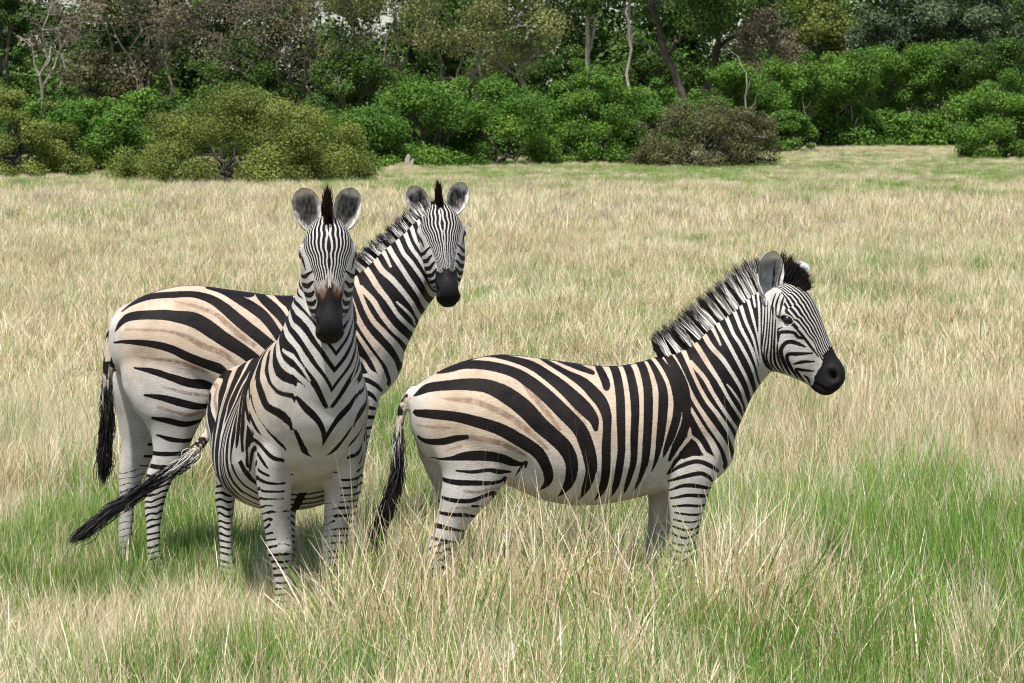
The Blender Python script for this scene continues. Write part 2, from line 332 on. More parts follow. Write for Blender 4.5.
def loft(rings, n=28):
    """rings: list of (centre3, half-height vector, half-width, power, low-heavy) closed with fans"""
    V = []; ang = np.arange(n)*2*math.pi/n
    for c, u, hw, p, lh in rings:
        cs, sn = np.cos(ang), np.sin(ang)
        e = 2.0/p; a = np.sign(cs)*np.abs(cs)**e; b = np.sign(sn)*np.abs(sn)**e
        b = b*(1-lh*a)
        V.append(np.asarray(c)[None]+a[:, None]*np.asarray(u)[None]+b[:, None]*np.array([[0, hw, 0]]))
    k = len(V); V = np.concatenate(V); Fq = []
    for i in range(k-1):
        for j in range(n): Fq.append((i*n+j, i*n+(j+1) % n, (i+1)*n+(j+1) % n, (i+1)*n+j))
    faces = [tuple(f) for f in Fq]; faces.append(tuple(range(n))[::-1]); faces.append(tuple(range((k-1)*n, k*n)))
    return V, faces
TORSO = [(411,396,422,.07),(417,384,440,.135),(428,375,455,.185),(450,363.5,466,.225),(475,355.5,474,.245),(500,352,479,.255),(522,353.5,489,.265),(545,357,498,.28),(572,361,502.5,.292),
 (600,364.5,502,.29),(625,364,498,.27),(650,358,493,.235),(672,352,490,.205),(692,354,489,.185),(708,364,484,.165),(720,380,476,.14),(730,404,464,.09),(733,420,455,.05)]
NECK = [((648,362),(700,482),.18),((672,353),(725,466),.178),((693,341),(734,438),.158),((709,326),(743,415),.138),((731,310),(752,396),.118),((750,293),(762,380),.104),((766,285),(770,369),.095)]
HEADR = [((768,290),(760,335),.060,0),((774,284),(760,347),.078,.05),((783,282),(763,357),.092,.0),((796,286),(767,366),.102,-.05),((807,295),(776,370),.103,-.02),((815,309),(786,373),.092,.10),
 ((821,325),(796,377),.078,.16),((827,341),(804,381),.055,.14),((832.5,353),(808,385),.046,.10),((838,361),(813,389),.053,-.04),((841,369),(819,391.5),.056,-.10),((840.5,377),(824,392),.041,-.05),((836.5,384),(829,389.5),.018,0)]
def chain_at(specs, i): return specs

class Pose:
    def __init__(s, gy, neck_yaw, neck_pitch, head, hs=1.0, stretch=0.0):  # head = target yaw, pitch, roll of the head against the body
        s.gy = gy; K = s.K = 12; A = s.P(692, 405); B = s.P(764, 325)
        Ms = [Matrix.Identity(4)]
        for j in range(K):
            P = Vector(A+(B-A)*((j+.5)/K)); Tm = Matrix.Translation(P)
            inc = Matrix.Rotation(R(neck_yaw)/K, 4, 'Z') @ Matrix.Rotation(-R(neck_pitch)/K, 4, 'Y')
            Ms.append(Ms[-1] @ Tm @ inc @ Matrix.Translation(-P) @ Matrix.Translation(Vector(B-A)*(stretch/K)))
        P = Vector(s.P(768, 318)); Rk = Ms[-1].to_3x3()
        tgt = (Matrix.Rotation(R(head[0]), 3, 'Z') @ Matrix.Rotation(-R(head[1]), 3, 'Y') @ Matrix.Rotation(R(head[2]), 3, 'X'))
        loc = (Rk.inverted() @ tgt).to_4x4()
        s.Mh = Ms[-1] @ Matrix.Translation(P) @ loc @ Matrix.Scale(hs, 4) @ Matrix.Translation(-P)
        s.M = np.array([np.array(m) for m in Ms]); s.H = np.array(s.Mh)
    def P(s, x, y, lat=0.0): return np.array([(x-570)/U, lat, (s.gy-y)/U])
    def apply(s, V):
        X = V[:, 0]*U+570; Y = s.gy-V[:, 2]*U
        dA = ((X-655)*107-(Y-355)*72)/129.0; dA = np.where((X < 640), -5, dA); dA = np.where(Y > 475, np.minimum(dA, 0), dA)
        dB = ((773-X)*89-(Y-283)*6)/89.2
        t = np.where(dA <= 0, 0, np.where(dB <= 0, 1, dA/(np.maximum(dA, 1e-4)+np.maximum(dB, 1e-4))))
        u = t*s.K; k = np.minimum(np.floor(u).astype(int), s.K-1); f = (u-k)[:, None, None]
        M = s.M[k]*(1-f)+s.M[k+1]*f
        w = smst(-dB, -20, 10)[:, None, None]; w = np.where((dA <= 0)[:, None, None], 0, w)
        M = M*(1-w)+s.H[None]*w
        Vh = np.concatenate([V, np.ones((len(V), 1))], 1)
        return np.einsum('nij,nj->ni', M, Vh)[:, :3]
    def head(s, V):
        Vh = np.concatenate([V, np.ones((len(V), 1))], 1); return (Vh @ s.H.T)[:, :3]

def ear_geo(side, tilt_out, turn, lean, scale=1.0):
    """closed cupped leaf; returns V, quads, inner-mask, rim, t"""
    nt_, ns = 36, 33; V = []; inn = []; rim = []; tt = []
    L = .165*scale; prof_t = [0,.1,.3,.5,.7,.85,.94,1]; prof_w = [.026,.040,.057,.064,.061,.048,.032,.008]
    for layer in (0, 1):
        for i in range(nt_):
            t = i/(nt_-1); hw = np.interp(t, prof_t, prof_w)*scale*.84; am = np.interp(t, [0, .35, 1], [R(115), R(74), R(45)])
            Rr = hw/min(1.0, math.sin(min(am, math.pi/2)))
            for j in range(ns):
                s = j/(ns-1)*2-1; a = s*am
                x = -Rr*math.cos(a)+Rr*math.cos(am)*.5; y = Rr*math.sin(a); z = t*L
                th = .0045*(1-abs(s)**6)*(1-t**8)
                nx, ny = -math.cos(a), math.sin(a)
                if layer: x += nx*th*2; y += ny*th*2
                V.append((x+.012*math.sin(t*2.5), y, z)); inn.append(1-layer); rim.append(max(abs(s)**3, t**5)); tt.append(t)
    V = np.array(V); N = nt_*ns; Q = []
    for l in (0, 1):
        for i in range(nt_-1):
            for j in range(ns-1):
                q = [l*N+i*ns+j, l*N+i*ns+j+1, l*N+(i+1)*ns+j+1, l*N+(i+1)*ns+j]; Q.append(q if l == 0 else q[::-1])
    ed = [i*ns for i in range(nt_)]+[(nt_-1)*ns+j for j in range(1, ns)]+[i*ns+ns-1 for i in range(nt_-2, -1, -1)]
    for a, b in zip(ed[:-1], ed[1:]): Q.append([a, b, b+N, a+N])
    M = Matrix.Rotation(R(-lean), 3, 'Y') @ Matrix.Rotation(-side*R(tilt_out), 3, 'X') @ Matrix.Rotation(side*R(turn), 3, 'Z')
    V = V @ np.array(M).T
    return V, np.array(Q), np.array(inn), np.array(rim), np.array(tt)

BUFF = np.array((.44, .35, .262)); WHITE = np.array((.47, .445, .415)); LEGW = np.array((.60, .56, .52))
EYES = (789, 317)
COAT, HAIR, EYEM = mat_coat(), mat_hair(), mat_eye()

def build_zebra(label, loc, rz, gy, pose, legs, tail, rump, rump_sh, neck_white=1.0, ears=None, warp=0.0, seed=1,
                mane_len=(26, 28, 29, 30), spike=False, brown=0.0, torso=None, tail_pale=.2, fluff=1.0, tuft_from=.45, head_scale=1.0, tuft_r=.03):
    rnd = np.random.RandomState(seed)
    root = empty('zebra', loc, rz)
    P = pose.P
    # ---- rough closed pieces, fused by a voxel remesh into one skin
    Vs, Fs = [], []
    def addp(VF):
        V, Fc = VF; off = sum(len(v) for v in Vs); Vs.append(V); Fs.extend([tuple(i+off for i in f) for f in Fc])
    T = cat_rom([(x, a, b, h) for x, a, b, h in (torso or TORSO)], 2)
    addp(loft([(P(x, (a+b)/2), np.array([0, 0, (b-a)/2/U]), h, 2.15, (.06 if torso is None else .30) if 450 < x < 660 else .02) for x, a, b, h in T], 36))
    Nn = cat_rom([(a[0], a[1], b[0], b[1], h) for a, b, h in NECK], 2)
    if torso: Nn[:, 4] *= np.interp(np.arange(len(Nn)), [0, 4, 8, 12], [1.28, 1.14, .93, .90])
    addp(loft([((P(r[0], r[1])+P(r[2], r[3]))/2, (P(r[0], r[1])-P(r[2], r[3]))/2, r[4], 2.1, .12) for r in Nn]))
    Hn = cat_rom([(a[0], a[1], b[0], b[1], h, k) for a, b, h, k in HEADR], 3)
    addp(loft([((P(r[0], r[1])+P(r[2], r[3]))/2, (P(r[0], r[1])-P(r[2], r[3]))/2, r[4], 2.25, r[5]) for r in Hn], 32))
    for L in legs:
        C = cat_rom(L, 3)
        addp(loft([(P(r[0], r[1], r[4]), np.array([r[2]/U, 0, 0]), r[3], 2.1, 0) for r in C], 20))
    tp = cat_rom([tuple(p) for p in tail], 4)      # local x, y, z, r
    tv, tf = tubes([(tp[:, :3], tp[:, 3])], 10)
    nT = len(tp)*10; addp((tv, [tuple(f) for f in tf]+[tuple(range(10))[::-1], tuple(range(nT-10, nT))]))
    me = bpy.data.meshes.new('tmp'); me.from_pydata(np.concatenate(Vs).tolist(), [], Fs); me.update()
    tmp = bpy.data.objects.new('tmp', me); COL.objects.link(tmp)
    md = tmp.modifiers.new('a', 'REMESH'); md.mode = 'VOXEL'; md.voxel_size = .0105
    md = tmp.modifiers.new('b', 'SMOOTH'); md.factor = .5; md.iterations = 9
    md = tmp.modifiers.new('c', 'SUBSURF'); md.levels = 1; md.render_levels = 1
    dg = bpy.context.evaluated_depsgraph_get(); ev = bpy.data.meshes.new_from_object(tmp.evaluated_get(dg))
    import bmesh
    bm = bmesh.new(); bm.from_mesh(ev)
    hx = (760-570)/U
    es = [e for e in bm.edges if all(v.co.x > hx and (gy-v.co.z*U) > 262 and (gy-v.co.z*U) < 400 for v in e.verts)]
    bmesh.ops.subdivide_edges(bm, edges=es, cuts=1, use_grid_fill=True)
    bmesh.ops.triangulate(bm, faces=[f for f in bm.faces if len(f.verts) > 4])
    bm.normal_update(); ev.clear_geometry(); bm.to_mesh(ev); bm.free()
    n = len(ev.vertices); V = np.zeros(n*3, np.float32); ev.vertices.foreach_get('co', V); V = V.reshape(-1, 3).astype(float)
    NN = np.zeros(n*3, np.float32); ev.vertices.foreach_get('normal', NN); NN = NN.reshape(-1, 3).astype(float)
    q4 = np.array([tuple(p.vertices) for p in ev.polygons if len(p.vertices) == 4]); q3 = np.array([tuple(p.vertices) for p in ev.polygons if len(p.vertices) == 3]).reshape(-1, 3)
    bpy.data.objects.remove(tmp); bpy.data.meshes.remove(ev); bpy.data.meshes.remove(me)
    X = V[:, 0]*U+570; Y = gy-V[:, 2]*U; L = np.abs(V[:, 1])
    # ---- sculpted relief
    def push(cx, cy, lat, rad, amt, an=1.0, ang=0.0):
        dx = X-cx; dz = Y-cy; c, s_ = math.cos(ang), math.sin(ang); a = (dx*c+dz*s_)/an; b = -dx*s_+dz*c
        d2 = (a*a+b*b)/rad**2+((L-lat)*U/rad)**2*.5
        return NN*(amt*np.exp(-d2*1.5))[:, None]
    D = push(785, 312, .10, 6, .012, 1.5, .5)+push(787, 318.5, .10, 4, -.008)+push(777, 345, .10, 13, .006)
    D += push(831, 371, .050, 4.2, -.032, 1.3, 1.0)+push(829, 365, .05, 6, .008)+push(835, 377, .055, 4, .007)+push(823, 385, .04, 2.2, -.007, 6, .55)+push(838, 383, .0, 2.5, -.004, 1, 0)
    D += push(806, 345, .07, 10, -.004, 2.2, .95)
    D += push(690, 420, .16, 26, .012)+push(655, 400, .2, 14, -.006, 1, 0)+push(700, 474, .1, 10, .006)
    D += push(450, 400, .2, 24, .008)+push(515, 455, .24, 14, -.018, 1.6, 1.0)+push(505, 372, .2, 15, .006)+push(728, 455, .0, 14, .004)
    D += push(745, 385, .06, 12, -.004, 3, -.9)+push(650, 470, .22, 14, -.012, 1, 0)
    V = V+D
    isTail = (V[:, 0] < (411-570)/U) & (Y > 380)
    tpd = np.full(n, 9.); tt = np.zeros(n)
    for i in range(len(tp)):
        d = np.linalg.norm(V-tp[i, :3], axis=1); m = d < tpd; tpd[m] = d[m]; tt[m] = i/(len(tp)-1)
    isTail = (tpd < np.interp(tt, np.linspace(0, 1, len(tp)), tp[:, 3])*1.5) & (tt > .12)
    # ---- coat pattern (side-plane coordinates of this animal's own body)
    if warp:
        wx = (fbm(X/40+seed, Y/40, seed)-.5)*warp; wy = (fbm(X/40, Y/40+seed*3, seed+7)-.5)*warp
        k = smst(X, 780, 760); Xq, Yq = X+wx*k, Y+wy*k
    else: Xq, Yq = X.copy(), Y.copy()
    if torso:
        x0 = np.array([q[0] for q in TORSO]); a0 = np.interp(X, x0, [q[1] for q in TORSO]); b0_ = np.interp(X, x0, [q[2] for q in TORSO])
        na, nb = a0+t_top(X), b0_+t_bot(X); body_ = X < 690
        Yq = np.where(body_, np.where(Y < nb, a0+(Y-na)*(b0_-a0)/(nb-na), Y-(nb-b0_)*np.clip(1-(Y-nb)/60, 0, 1)), Yq)
        kk = np.clip(1-L/.14, 0, 1)*smst(X, 688, 706)*smst(Y, 486, 466)*22; Xq = Xq+kk*.75; Yq = Yq-kk*.8
    if rump is RUMP_B: Xq = np.where(Xq < 470, 470-(470-Xq)*.86, Xq)
    elif not torso: Xq = np.where(Xq < 450, 450-(450-Xq)*.84, Xq)
    fore = (X > 650) & (Y > 450) & (X < 740)
    Yf = np.where(fore, 450+(Yq-450)*(182.0/(gy-450)), Yq)
    sd = np.full(n, 30.0); sh = np.full(n, 30.0)
    body = X < 768
    for st in rump+SHOULDER+(BARREL if rump is RUMP_A else []): sd = np.minimum(sd, stroke_d(Xq, Yq, st))
    for st in rump_sh: sh = np.minimum(sh, stroke_d(Xq, Yq, st))
    sn = poly_d(Xq, Yq, NECK_POLY); 
    for st in NECK_W: sn = np.maximum(sn, -stroke_d(Xq, Yq, [(a, b, c*neck_white) for a, b, c in st]))
    sd = np.minimum(sd, sn)
    sf = np.full(n, 30.0)
    for st in FORE: sf = np.minimum(sf, stroke_d(Xq, Yf, st))
    sf = np.where((L < .075) & (Y > 440) & (Y < 500), 30, sf)
    sd = np.minimum(sd, sf)
    # rings on the lower legs
    low = smst(Y, 505, 515) if gy < 640 else smst(Y, 474, 486)
    ringH = (np.abs(((Y+3*noise2(X/6, Y/9, seed)+2*np.sin(V[:, 1]*60)+.25*(X-440))/7.2) % 1-.5)*7.2-1.3)
    hind = (X < 520) & (~isTail)
    start = 532 if rump is RUMP_A else 560
    sd = np.where(hind & (Y > start), np.minimum(sd, ringH), sd)
    ringF = (np.abs(((Yf+2.5*noise2(X/6, Yf/9, seed)+.1*(X-680))/6.2) % 1-.5)*6.2-1.2)
    sd = np.where(fore & (Yf > 562), np.minimum(sd, ringF), sd)
    # inner faces of the legs stay pale
    inner = smst(-NN[:, 1]*np.sign(V[:, 1]), .25, .7)*((Y > 440) & ((hind) | (X > 655)) & (X < 735))*smst(L, .0, .04)
    sd = sd+inner*np.where(Y > (500 if gy < 640 else 520), .75, 3.0)
    belly = smst(-NN[:, 2], .55, .95)*((Y > 440) & (X > 500) & (X < 720))
    sd = sd+belly*2.5
    sd = np.where((X > 520) & (X < 660) & (Y > 490) & (V[:, 1]**2 < .0004), -1, sd)
    if torso:
        lu = L*U; V1 = np.abs(Y-459+1.05*lu+1.5*np.sin(lu/5))-2.9*smst(lu, 36, 24)-.3; V2 = np.abs(Y-475+.85*lu+np.sin(lu/4))-1.7*smst(lu, 4, 14)*smst(lu, 33, 25)
        reg = (X > 696) & (Y > 449-1.05*lu) & (Y < 486) & (lu < 31); sd = np.where(reg, np.minimum(V1, np.where((Y-475+.85*lu) > -6, V2, 9)), sd)
        bl_ = np.abs(((X+3*fbm(X/9, L*20, 4))/10.5) % 1-.5)*10.5-1.5-.5*noise2(X/5, L*30, 6)
        sd = np.where((X > 560) & (X < 662) & (NN[:, 2] < -.25) & (Y > 470), np.minimum(sd, bl_+smst(L, .03, .0)*.0), sd)
    rear = smst(-NN[:, 0], .9, .99)*(X < 440)*(~isTail); sd = sd+rear*4; sh = sh+rear*6
    back = smst(NN[:, 2], .9, .99)*((X > 410) & (X < 650) & (np.abs(V[:, 1]) < .011)); sd = np.where(back > .3, -1, sd)
    # face
    e, s = bridge(X, Y)
    G = np.interp(s, [0, 10, 22, 34, 48, 60, 75, 90, 110], [12, 17, 28, 39, 45, 44, 36, 28, 23])
    if spike: G = np.interp(s, [0, 6, 14, 26, 40, 52, 66, 80, 100], [5, 10, 20, 31, 38, 37, 28, 20, 14])
    g = L*U*.95+e*.9+.9*(fbm(X/9, Y/9, seed+3)-.5)*3
    N = 8.4 if not spike else 7.2
    ph = g/G*N; per = G/N
    tri = np.abs(((ph+.5) % 1)-.5)*2; sface = (tri-.60)*per*.62
    inface = smst(g/G, 1.02, .98)*(X > 770)*(Y < 372)
    sh_ = np.full(n, 30.0)
    for st in (HEAD_F if spike else HEAD): sh_ = np.minimum(sh_, stroke_d(X, Y, st)-(.25 if spike else .1))
    head_sd = np.where(inface > .5, sface, sh_)
    hw_ = (X > 759+2.5*np.sin(Y/6))*(Y < 395)*1.0
    head_sd = np.where((inface > .5), head_sd, head_sd); sd = np.where(hw_ > .5, head_sd, sd)
    tear = np.where(L > .05, stroke_d(X, Y, [(780,314,.8),(789,317.5,3.0),(799,325,.9)] if not spike else [(779,314,.8),(789,317.5,3.2),(798,320,2.4),(804,327,.8)]), 9); sd = np.minimum(sd, tear)
    if spike: sd = np.where(L > .05, np.maximum(sd, -stroke_d(X, Y, [(785,308.5,1.2),(793,309.5,1.8),(800,314,1.0)])), sd)
    # muzzle
    mz = ((X-820)*31-(349-Y)*-12)/33.3; mz = (X-822)*.93+(Y-349)*.36; mz = mz-(7.0 if spike else 3.5)*smst(e, 9, 3)*smst(L, .07, .04)*(smst(L, .003, .022) if brown else 1)
    mz = mz+(fbm(X/5+9, V[:, 1]*40, seed)-.5)*3+(noise2(L*U/1.6, s*.25, seed)-.5)*3.5
    sd = np.where(X > 790, np.minimum(sd, -mz), sd)
    eyed = np.hypot(((X-EYES[0])*.88+(Y-EYES[1])*.47)/1.7, -(X-EYES[0])*.47+(Y-EYES[1])*.88)-3.6; sd = np.where((L > .06), np.minimum(sd, eyed), sd)
    lid = np.hypot(((X-EYES[0])*.88+(Y-EYES[1])*.47)/1.5, -(X-EYES[0])*.47+(Y-EYES[1])*.88)-4.5; sd = np.where((L > .06) & (eyed > 0) & (lid < .1), np.maximum(sd, 1.0), sd)
    MZ = smst(mz, 0, 3)*(X > 790)*(1-np.exp(-(((X-829)**2+(Y-371)**2)/14.0)))*smst(stroke_d(X, Y, [(837,385,.4),(830,385.5,.4),(820,383,.4),(812,378,.3)]), .2, 1.6)*(.7+.5*fbm(X/7, V[:, 1]*40, 2))  # mask of the painted muzzle highlight, left darker in nostrils and mouth crease
    # base colour
    kb = smst(Y+12*(fbm(X/30, Y/30, seed+5)-.5), 470, 415)*smst(X, 735, 690)
    kb = np.where(hind, kb*smst(X, 412, 440), kb)
    base = WHITE[None]*(1-kb[:, None])+BUFF[None]*kb[:, None]
    base = np.where((Y > 470)[:, None], base*.97, base)
    if brown:
        mz = mz+(fbm(X/2.2, V[:, 1]*110, 8)-.5)*5; bz = smst(mz, -14, -4)*smst(mz, 5, 1)*smst(L, .002, .008)*smst(L, .070, .050)*(X > 790)*smst(e, 13, 8)*brown
        rc = np.array([(.12, .058, .032)])*(1-.8*smst(mz, -6, -1))[:, None]*(.7+.5*fbm(X/3, V[:, 1]*90, 5))[:, None]; base = base*(1-bz[:, None])+rc*bz[:, None]
        sd = np.where(mz < -.3, sd+bz*2.2, sd)
    base = np.where((Y > gy-9)[:, None], np.array([(.05, .045, .04)]), base)   # hooves
    sd = np.where(Y > gy-14, 3, sd)
    if isTail.any():
        tb = np.array([(.42, .36, .29)]); base = np.where(isTail[:, None], tb, base)
        spot = np.abs(((tt*26) % 1)-.5)*3-.55+(noise2(V[:, 0]*90, V[:, 1]*90+V[:, 2]*40, 4)-.5)*2.2
        sd = np.where(isTail, np.where(tt > tuft_from+.12, -2, spot), sd); sh = np.where(isTail, 30, sh)
    # ---- eyes sit at the real surface
    bv = []
    for sg in (1, -1):
        m = (V[:, 1]*sg > .04) & (np.hypot(X-EYES[0], Y-EYES[1]) < 2.5); bv.append(sg*(V[m, 1]*sg).max())
    V = pose.apply(V)
    # ---- ears (same skin)
    AV, AQ, Asd, Abase = [V], [], [sd], [base]; off = n
    AQ.append(q4)
    for side, (to, tu, le, sc) in zip((1, -1), ears):
        ev_, eq, inn, rim, tt_ = ear_geo(side, to, tu, le, sc)
        ev_ = ev_+P(772, 297, side*(.058 if spike else .068))
        st = .6*noise2(ev_[:, 1]*230, ev_[:, 2]*45, seed)+.4*noise2(ev_[:, 1]*90, ev_[:, 2]*90, seed+2)
        cen = smst(rim, .01, .22)*smst(np.abs(tt_-.5), .0, .5); ci = np.array([(.035, .031, .03)])+np.array([(.75, .71, .66)])*np.clip((.5*st-.16)*1.0+.62*smst(rim, .10, .40)*(.55+.7*st)+.30*smst(tt_, .74, .88)+.25*smst(tt_, .30, .12), 0, 1)[:, None]
        ci = np.where((rim > .95)[:, None], .05, ci)
        cb = np.array([(.40, .385, .36)])*(.35+.9*st[:, None]); cb = np.where((np.abs(tt_-(.78 if spike else .66)) < .13)[:, None], .02, cb); cb = np.where((tt_ > .88)[:, None], .5, cb) if not spike else cb; cb = np.where((tt_ < .5)[:, None], cb+.2, cb) if not spike else cb
        
        if not spike: ci = ci*.7+.20
        cc = np.where((inn > .5)[:, None], ci, cb)
        AV.append(pose.head(ev_)); AQ.append(eq+off); off += len(ev_); Asd.append(np.full(len(ev_), 5.)); Abase.append(cc)
    V = np.concatenate(AV); sd = np.concatenate(Asd); base = np.concatenate(Abase); sh = np.concatenate([sh, np.full(len(V)-n, 30.)])
    me = mesh_np('body', V, [np.concatenate(AQ), q3], {'sd': sd, 'sh': sh, 'mz_hilite': np.concatenate([MZ, np.zeros(len(V)-n)])}, {'base': base})
    body = link('body', me, COAT, root)
    for sg, yy in zip((1, -1), bv):
        k = 14; th = np.linspace(0, math.pi, k); pv = []
        for a in th:
            for b in np.arange(18)*2*math.pi/18: pv.append((math.sin(a)*math.cos(b), math.sin(a)*math.sin(b), math.cos(a)))
        pv = np.array(pv)*.0185; pf = np.array([(i*18+j, i*18+(j+1) % 18, (i+1)*18+(j+1) % 18, (i+1)*18+j) for i in range(k-1) for j in range(18)])
        pv = pose.head(pv+P(EYES[0], EYES[1], yy-sg*.0125)); link('eye', mesh_np('eye', pv, [pf]), EYEM, root)
    # ---- mane: thousands of upright hairs along the crest, striped like the neck
    CR = cat_rom([(661,356,-.5,-.86,mane_len[0]*.5),(668,353,-.55,-.84,mane_len[0]),(693,340,-.66,-.75,mane_len[1]),(709,326,-.66,-.75,mane_len[1]),(731,309,-.6,-.8,mane_len[2]),(752,291,-.48,-.88,mane_len[2]),(766,285,-.15,-.98,mane_len[3]),(778,283,.28,-.96,mane_len[3]*.97),(788,285,.68,-.73,mane_len[3]*.72),(797,290,.9,-.35,mane_len[3]*.45)], 8)
    ns = int(7500*fluff) if not spike else 6500
    ci = rnd.rand(ns)*(len(CR)-1)
    k = np.minimum(ci.astype(int), len(CR)-2); f = (ci-k)[:, None]; c = CR[k]*(1-f)+CR[k+1]*f
    lat = rnd.randn(ns)*(.011 if not spike else .0075); ln = c[:, 4]*(.70+.33*rnd.rand(ns)+.10*np.sin(ci*2.1+rnd.rand(ns)))/U
    pd = np.stack([c[:, 2]+rnd.randn(ns)*.032, rnd.randn(ns)*(.05 if not spike else .04)+lat*(2 if not spike else np.where(c[:, 0] > 764, -5, 4)), -c[:, 3]+rnd.randn(ns)*.05], 1); pd /= np.linalg.norm(pd, axis=1)[:, None]
    if spike: ln = ln*np.where(c[:, 0] > 755, .42+1.0*np.exp(-((c[:, 0]-780)/6.5)**2), 1)
    b0 = np.stack([(c[:, 0]-570)/U, lat, (gy-c[:, 1]-2)/U-.006], 1)
    # stripe under each hair root
    rx, ry = c[:, 0]-c[:, 2]*6, c[:, 1]-c[:, 3]*6
    sn = np.full(ns, -3.)
    for st in NECK_W: sn = np.maximum(sn, -stroke_d(rx, ry, [(a, b, cc*1.25+.3) for a, b, cc in st]))
    wht = (sn > -.3) & (c[:, 0] < 762)
    seg = 4; hv = []; hc = []
    side = np.cross(pd, np.array([[0, 1, 0.]])); side /= np.linalg.norm(side, axis=1)[:, None]
    ang = rnd.rand(ns)*math.pi; sv = side*np.cos(ang)[:, None]+np.array([[0, 1., 0]])*np.sin(ang)[:, None]
    droop = rnd.randn(ns, 3)*.005
    for i in range(seg):
        t = i/(seg-1); wd = .0024*(1-t)**.7+.0003
        p = b0+pd*(ln*t)[:, None]+droop*t*t
        hv += [p-sv*wd, p+sv*wd]
        cut = .60+.18*rnd.rand(ns)
        col = np.where((wht & (t < cut))[:, None], np.array([(.88, .84, .78)])*(.88+.2*rnd.rand(ns, 1)), np.array([(.014, .010, .009)])*(.7+rnd.rand(ns, 1)))
        if spike: col = np.where(((c[:, 0] > 768) & (t > .35))[:, None], np.array([(.035, .015, .009)]), col)
        hc += [col, col]
    hv = np.stack(hv, 1).reshape(-1, 3); hc = np.stack(hc, 1).reshape(-1, 3)
    bi = (np.arange(ns)*seg*2)[:, None, None]; q = np.array([[2*i, 2*i+1, 2*i+3, 2*i+2] for i in range(seg-1)])[None]
    link('mane', mesh_np('mane', pose.apply(hv), [(bi+q).reshape(-1, 4)], None, {'hc': hc}), HAIR, root)
    # ---- tail tuft
    ns = 2600; i0 = tuft_from*(len(tp)-1); ci = i0+(rnd.rand(ns)**.8)*(len(tp)-1-i0); k = np.minimum(ci.astype(int), len(tp)-2); f = (ci-k)[:, None]
    p0 = (tp[k]*(1-f)+tp[k+1]*f)[:, :3]; hl = .06+.11*rnd.rand(ns)
    Pt = []; cur = p0+rnd.randn(ns, 3)*.006; cc = ci.copy(); seg = 6
    spread = rnd.randn(ns, 3)*tuft_r; tdir = rnd.randn(ns, 3); pale_r = np.where(spread[:, 2]+.4*spread[:, 1] > -.2*tuft_r, 0, 1)
    tan = np.gradient(tp[:, :3], axis=0); tan /= np.linalg.norm(tan, axis=1)[:, None]
    hv = []; hc = []
    for i in range(seg):
        t = i/(seg-1); k2 = np.minimum(cc.astype(int), len(tp)-1); dirn = tan[k2]
        wd = .0022*(1-t)**.6+.0003; off_ = np.cross(dirn, tdir); off_ /= np.linalg.norm(off_, axis=1)[:, None]+1e-9
        q_ = cur+spread*math.sin(t*2.6)
        hv += [q_-off_*wd, q_+off_*wd]
        dk = (ci < (i0+tail_pale*(len(tp)-1-i0))) & (pale_r < .5)
        col = np.where(dk[:, None], np.array([(.42, .39, .35)]), np.array([(.012, .010, .010)])); hc += [col, col]
        cur = cur+dirn*(hl/(seg-1))[:, None]; cc = np.minimum(cc+.8, len(tp)-1)
    hv = np.stack(hv, 1).reshape(-1, 3); hc = np.stack(hc, 1).reshape(-1, 3)
    bi = (np.arange(ns)*seg*2)[:, None, None]; q = np.array([[2*i, 2*i+1, 2*i+3, 2*i+2] for i in range(seg-1)])[None]
    link('tail_tuft', mesh_np('tail_tuft', hv, [(bi+q).reshape(-1, 4)], None, {'hc': hc}), HAIR, root)
    tag(root, label, 'zebra', 'zebras standing in the grass')
    return root

def mir(L, **k): return [(a, b, c, d, -e) for a, b, c, d, e in L]
def sh2(L): return [(408+(x-105)*1.116, 354+(y-286)*1.116, w*1.116, d, e) for x, y, w, d, e in L]
# camera sees each animal's right flank: lateral -y is the near side of the two side-on zebras
Z3_legs = [
 [(470,405,48,.10,-.12),(472,440,42,.10,-.135),(473,465,33,.09,-.14),(465,488,27,.075,-.145),(455,505,20,.055,-.145),(446,522,16,.043,-.145),(438,538,13,.037,-.145),(433,551,11,.034,-.145),(433,566,8.5,.028,-.145),(434,590,6.5,.022,-.145),(437,610,7.5,.026,-.145),(441,622,8,.026,-.145),(444,632,11,.034,-.145)],
 [(466,405,46,.10,.12),(462,435,46,.10,.135),(464,462,41,.09,.14),(464,488,29,.075,.145),(460,508,20,.055,.145),(456,528,15,.042,.145),(453,545,12.5,.036,.145),(452,556,11,.034,.145),(454,575,8,.027,.145),(456,596,6.5,.022,.145),(457,612,7.5,.026,.145),(461,622,8,.026,.145),(464,632,11,.034,.145)],
 [(692,420,24,.07,-.10),(690,445,28,.08,-.115),(686,465,27,.075,-.13),(684,480,23,.066,-.135),(682,500,18.5,.055,-.135),(681,520,15,.045,-.135),(679,540,11.5,.038,-.135),(678,553,10.5,.038,-.135),(677,566,8,.03,-.135),(677,590,6.5,.023,-.135),(678,610,7.5,.026,-.135),(682,621,7.5,.026,-.135),(685,632,10.5,.034,-.135)],
 [(690,420,24,.07,.10),(686,445,28,.08,.115),(680,465,26,.075,.13),(675,480,22,.066,.135),(670,500,17.5,.055,.135),(667,520,14,.045,.135),(663,540,11.5,.038,.135),(661,553,10.5,.038,.135),(659,566,8,.03,.135),(657,590,6.5,.023,.135),(656,610,7.5,.026,.135),(659,621,7.5,.026,.135),(662,632,10.5,.034,.135)]]
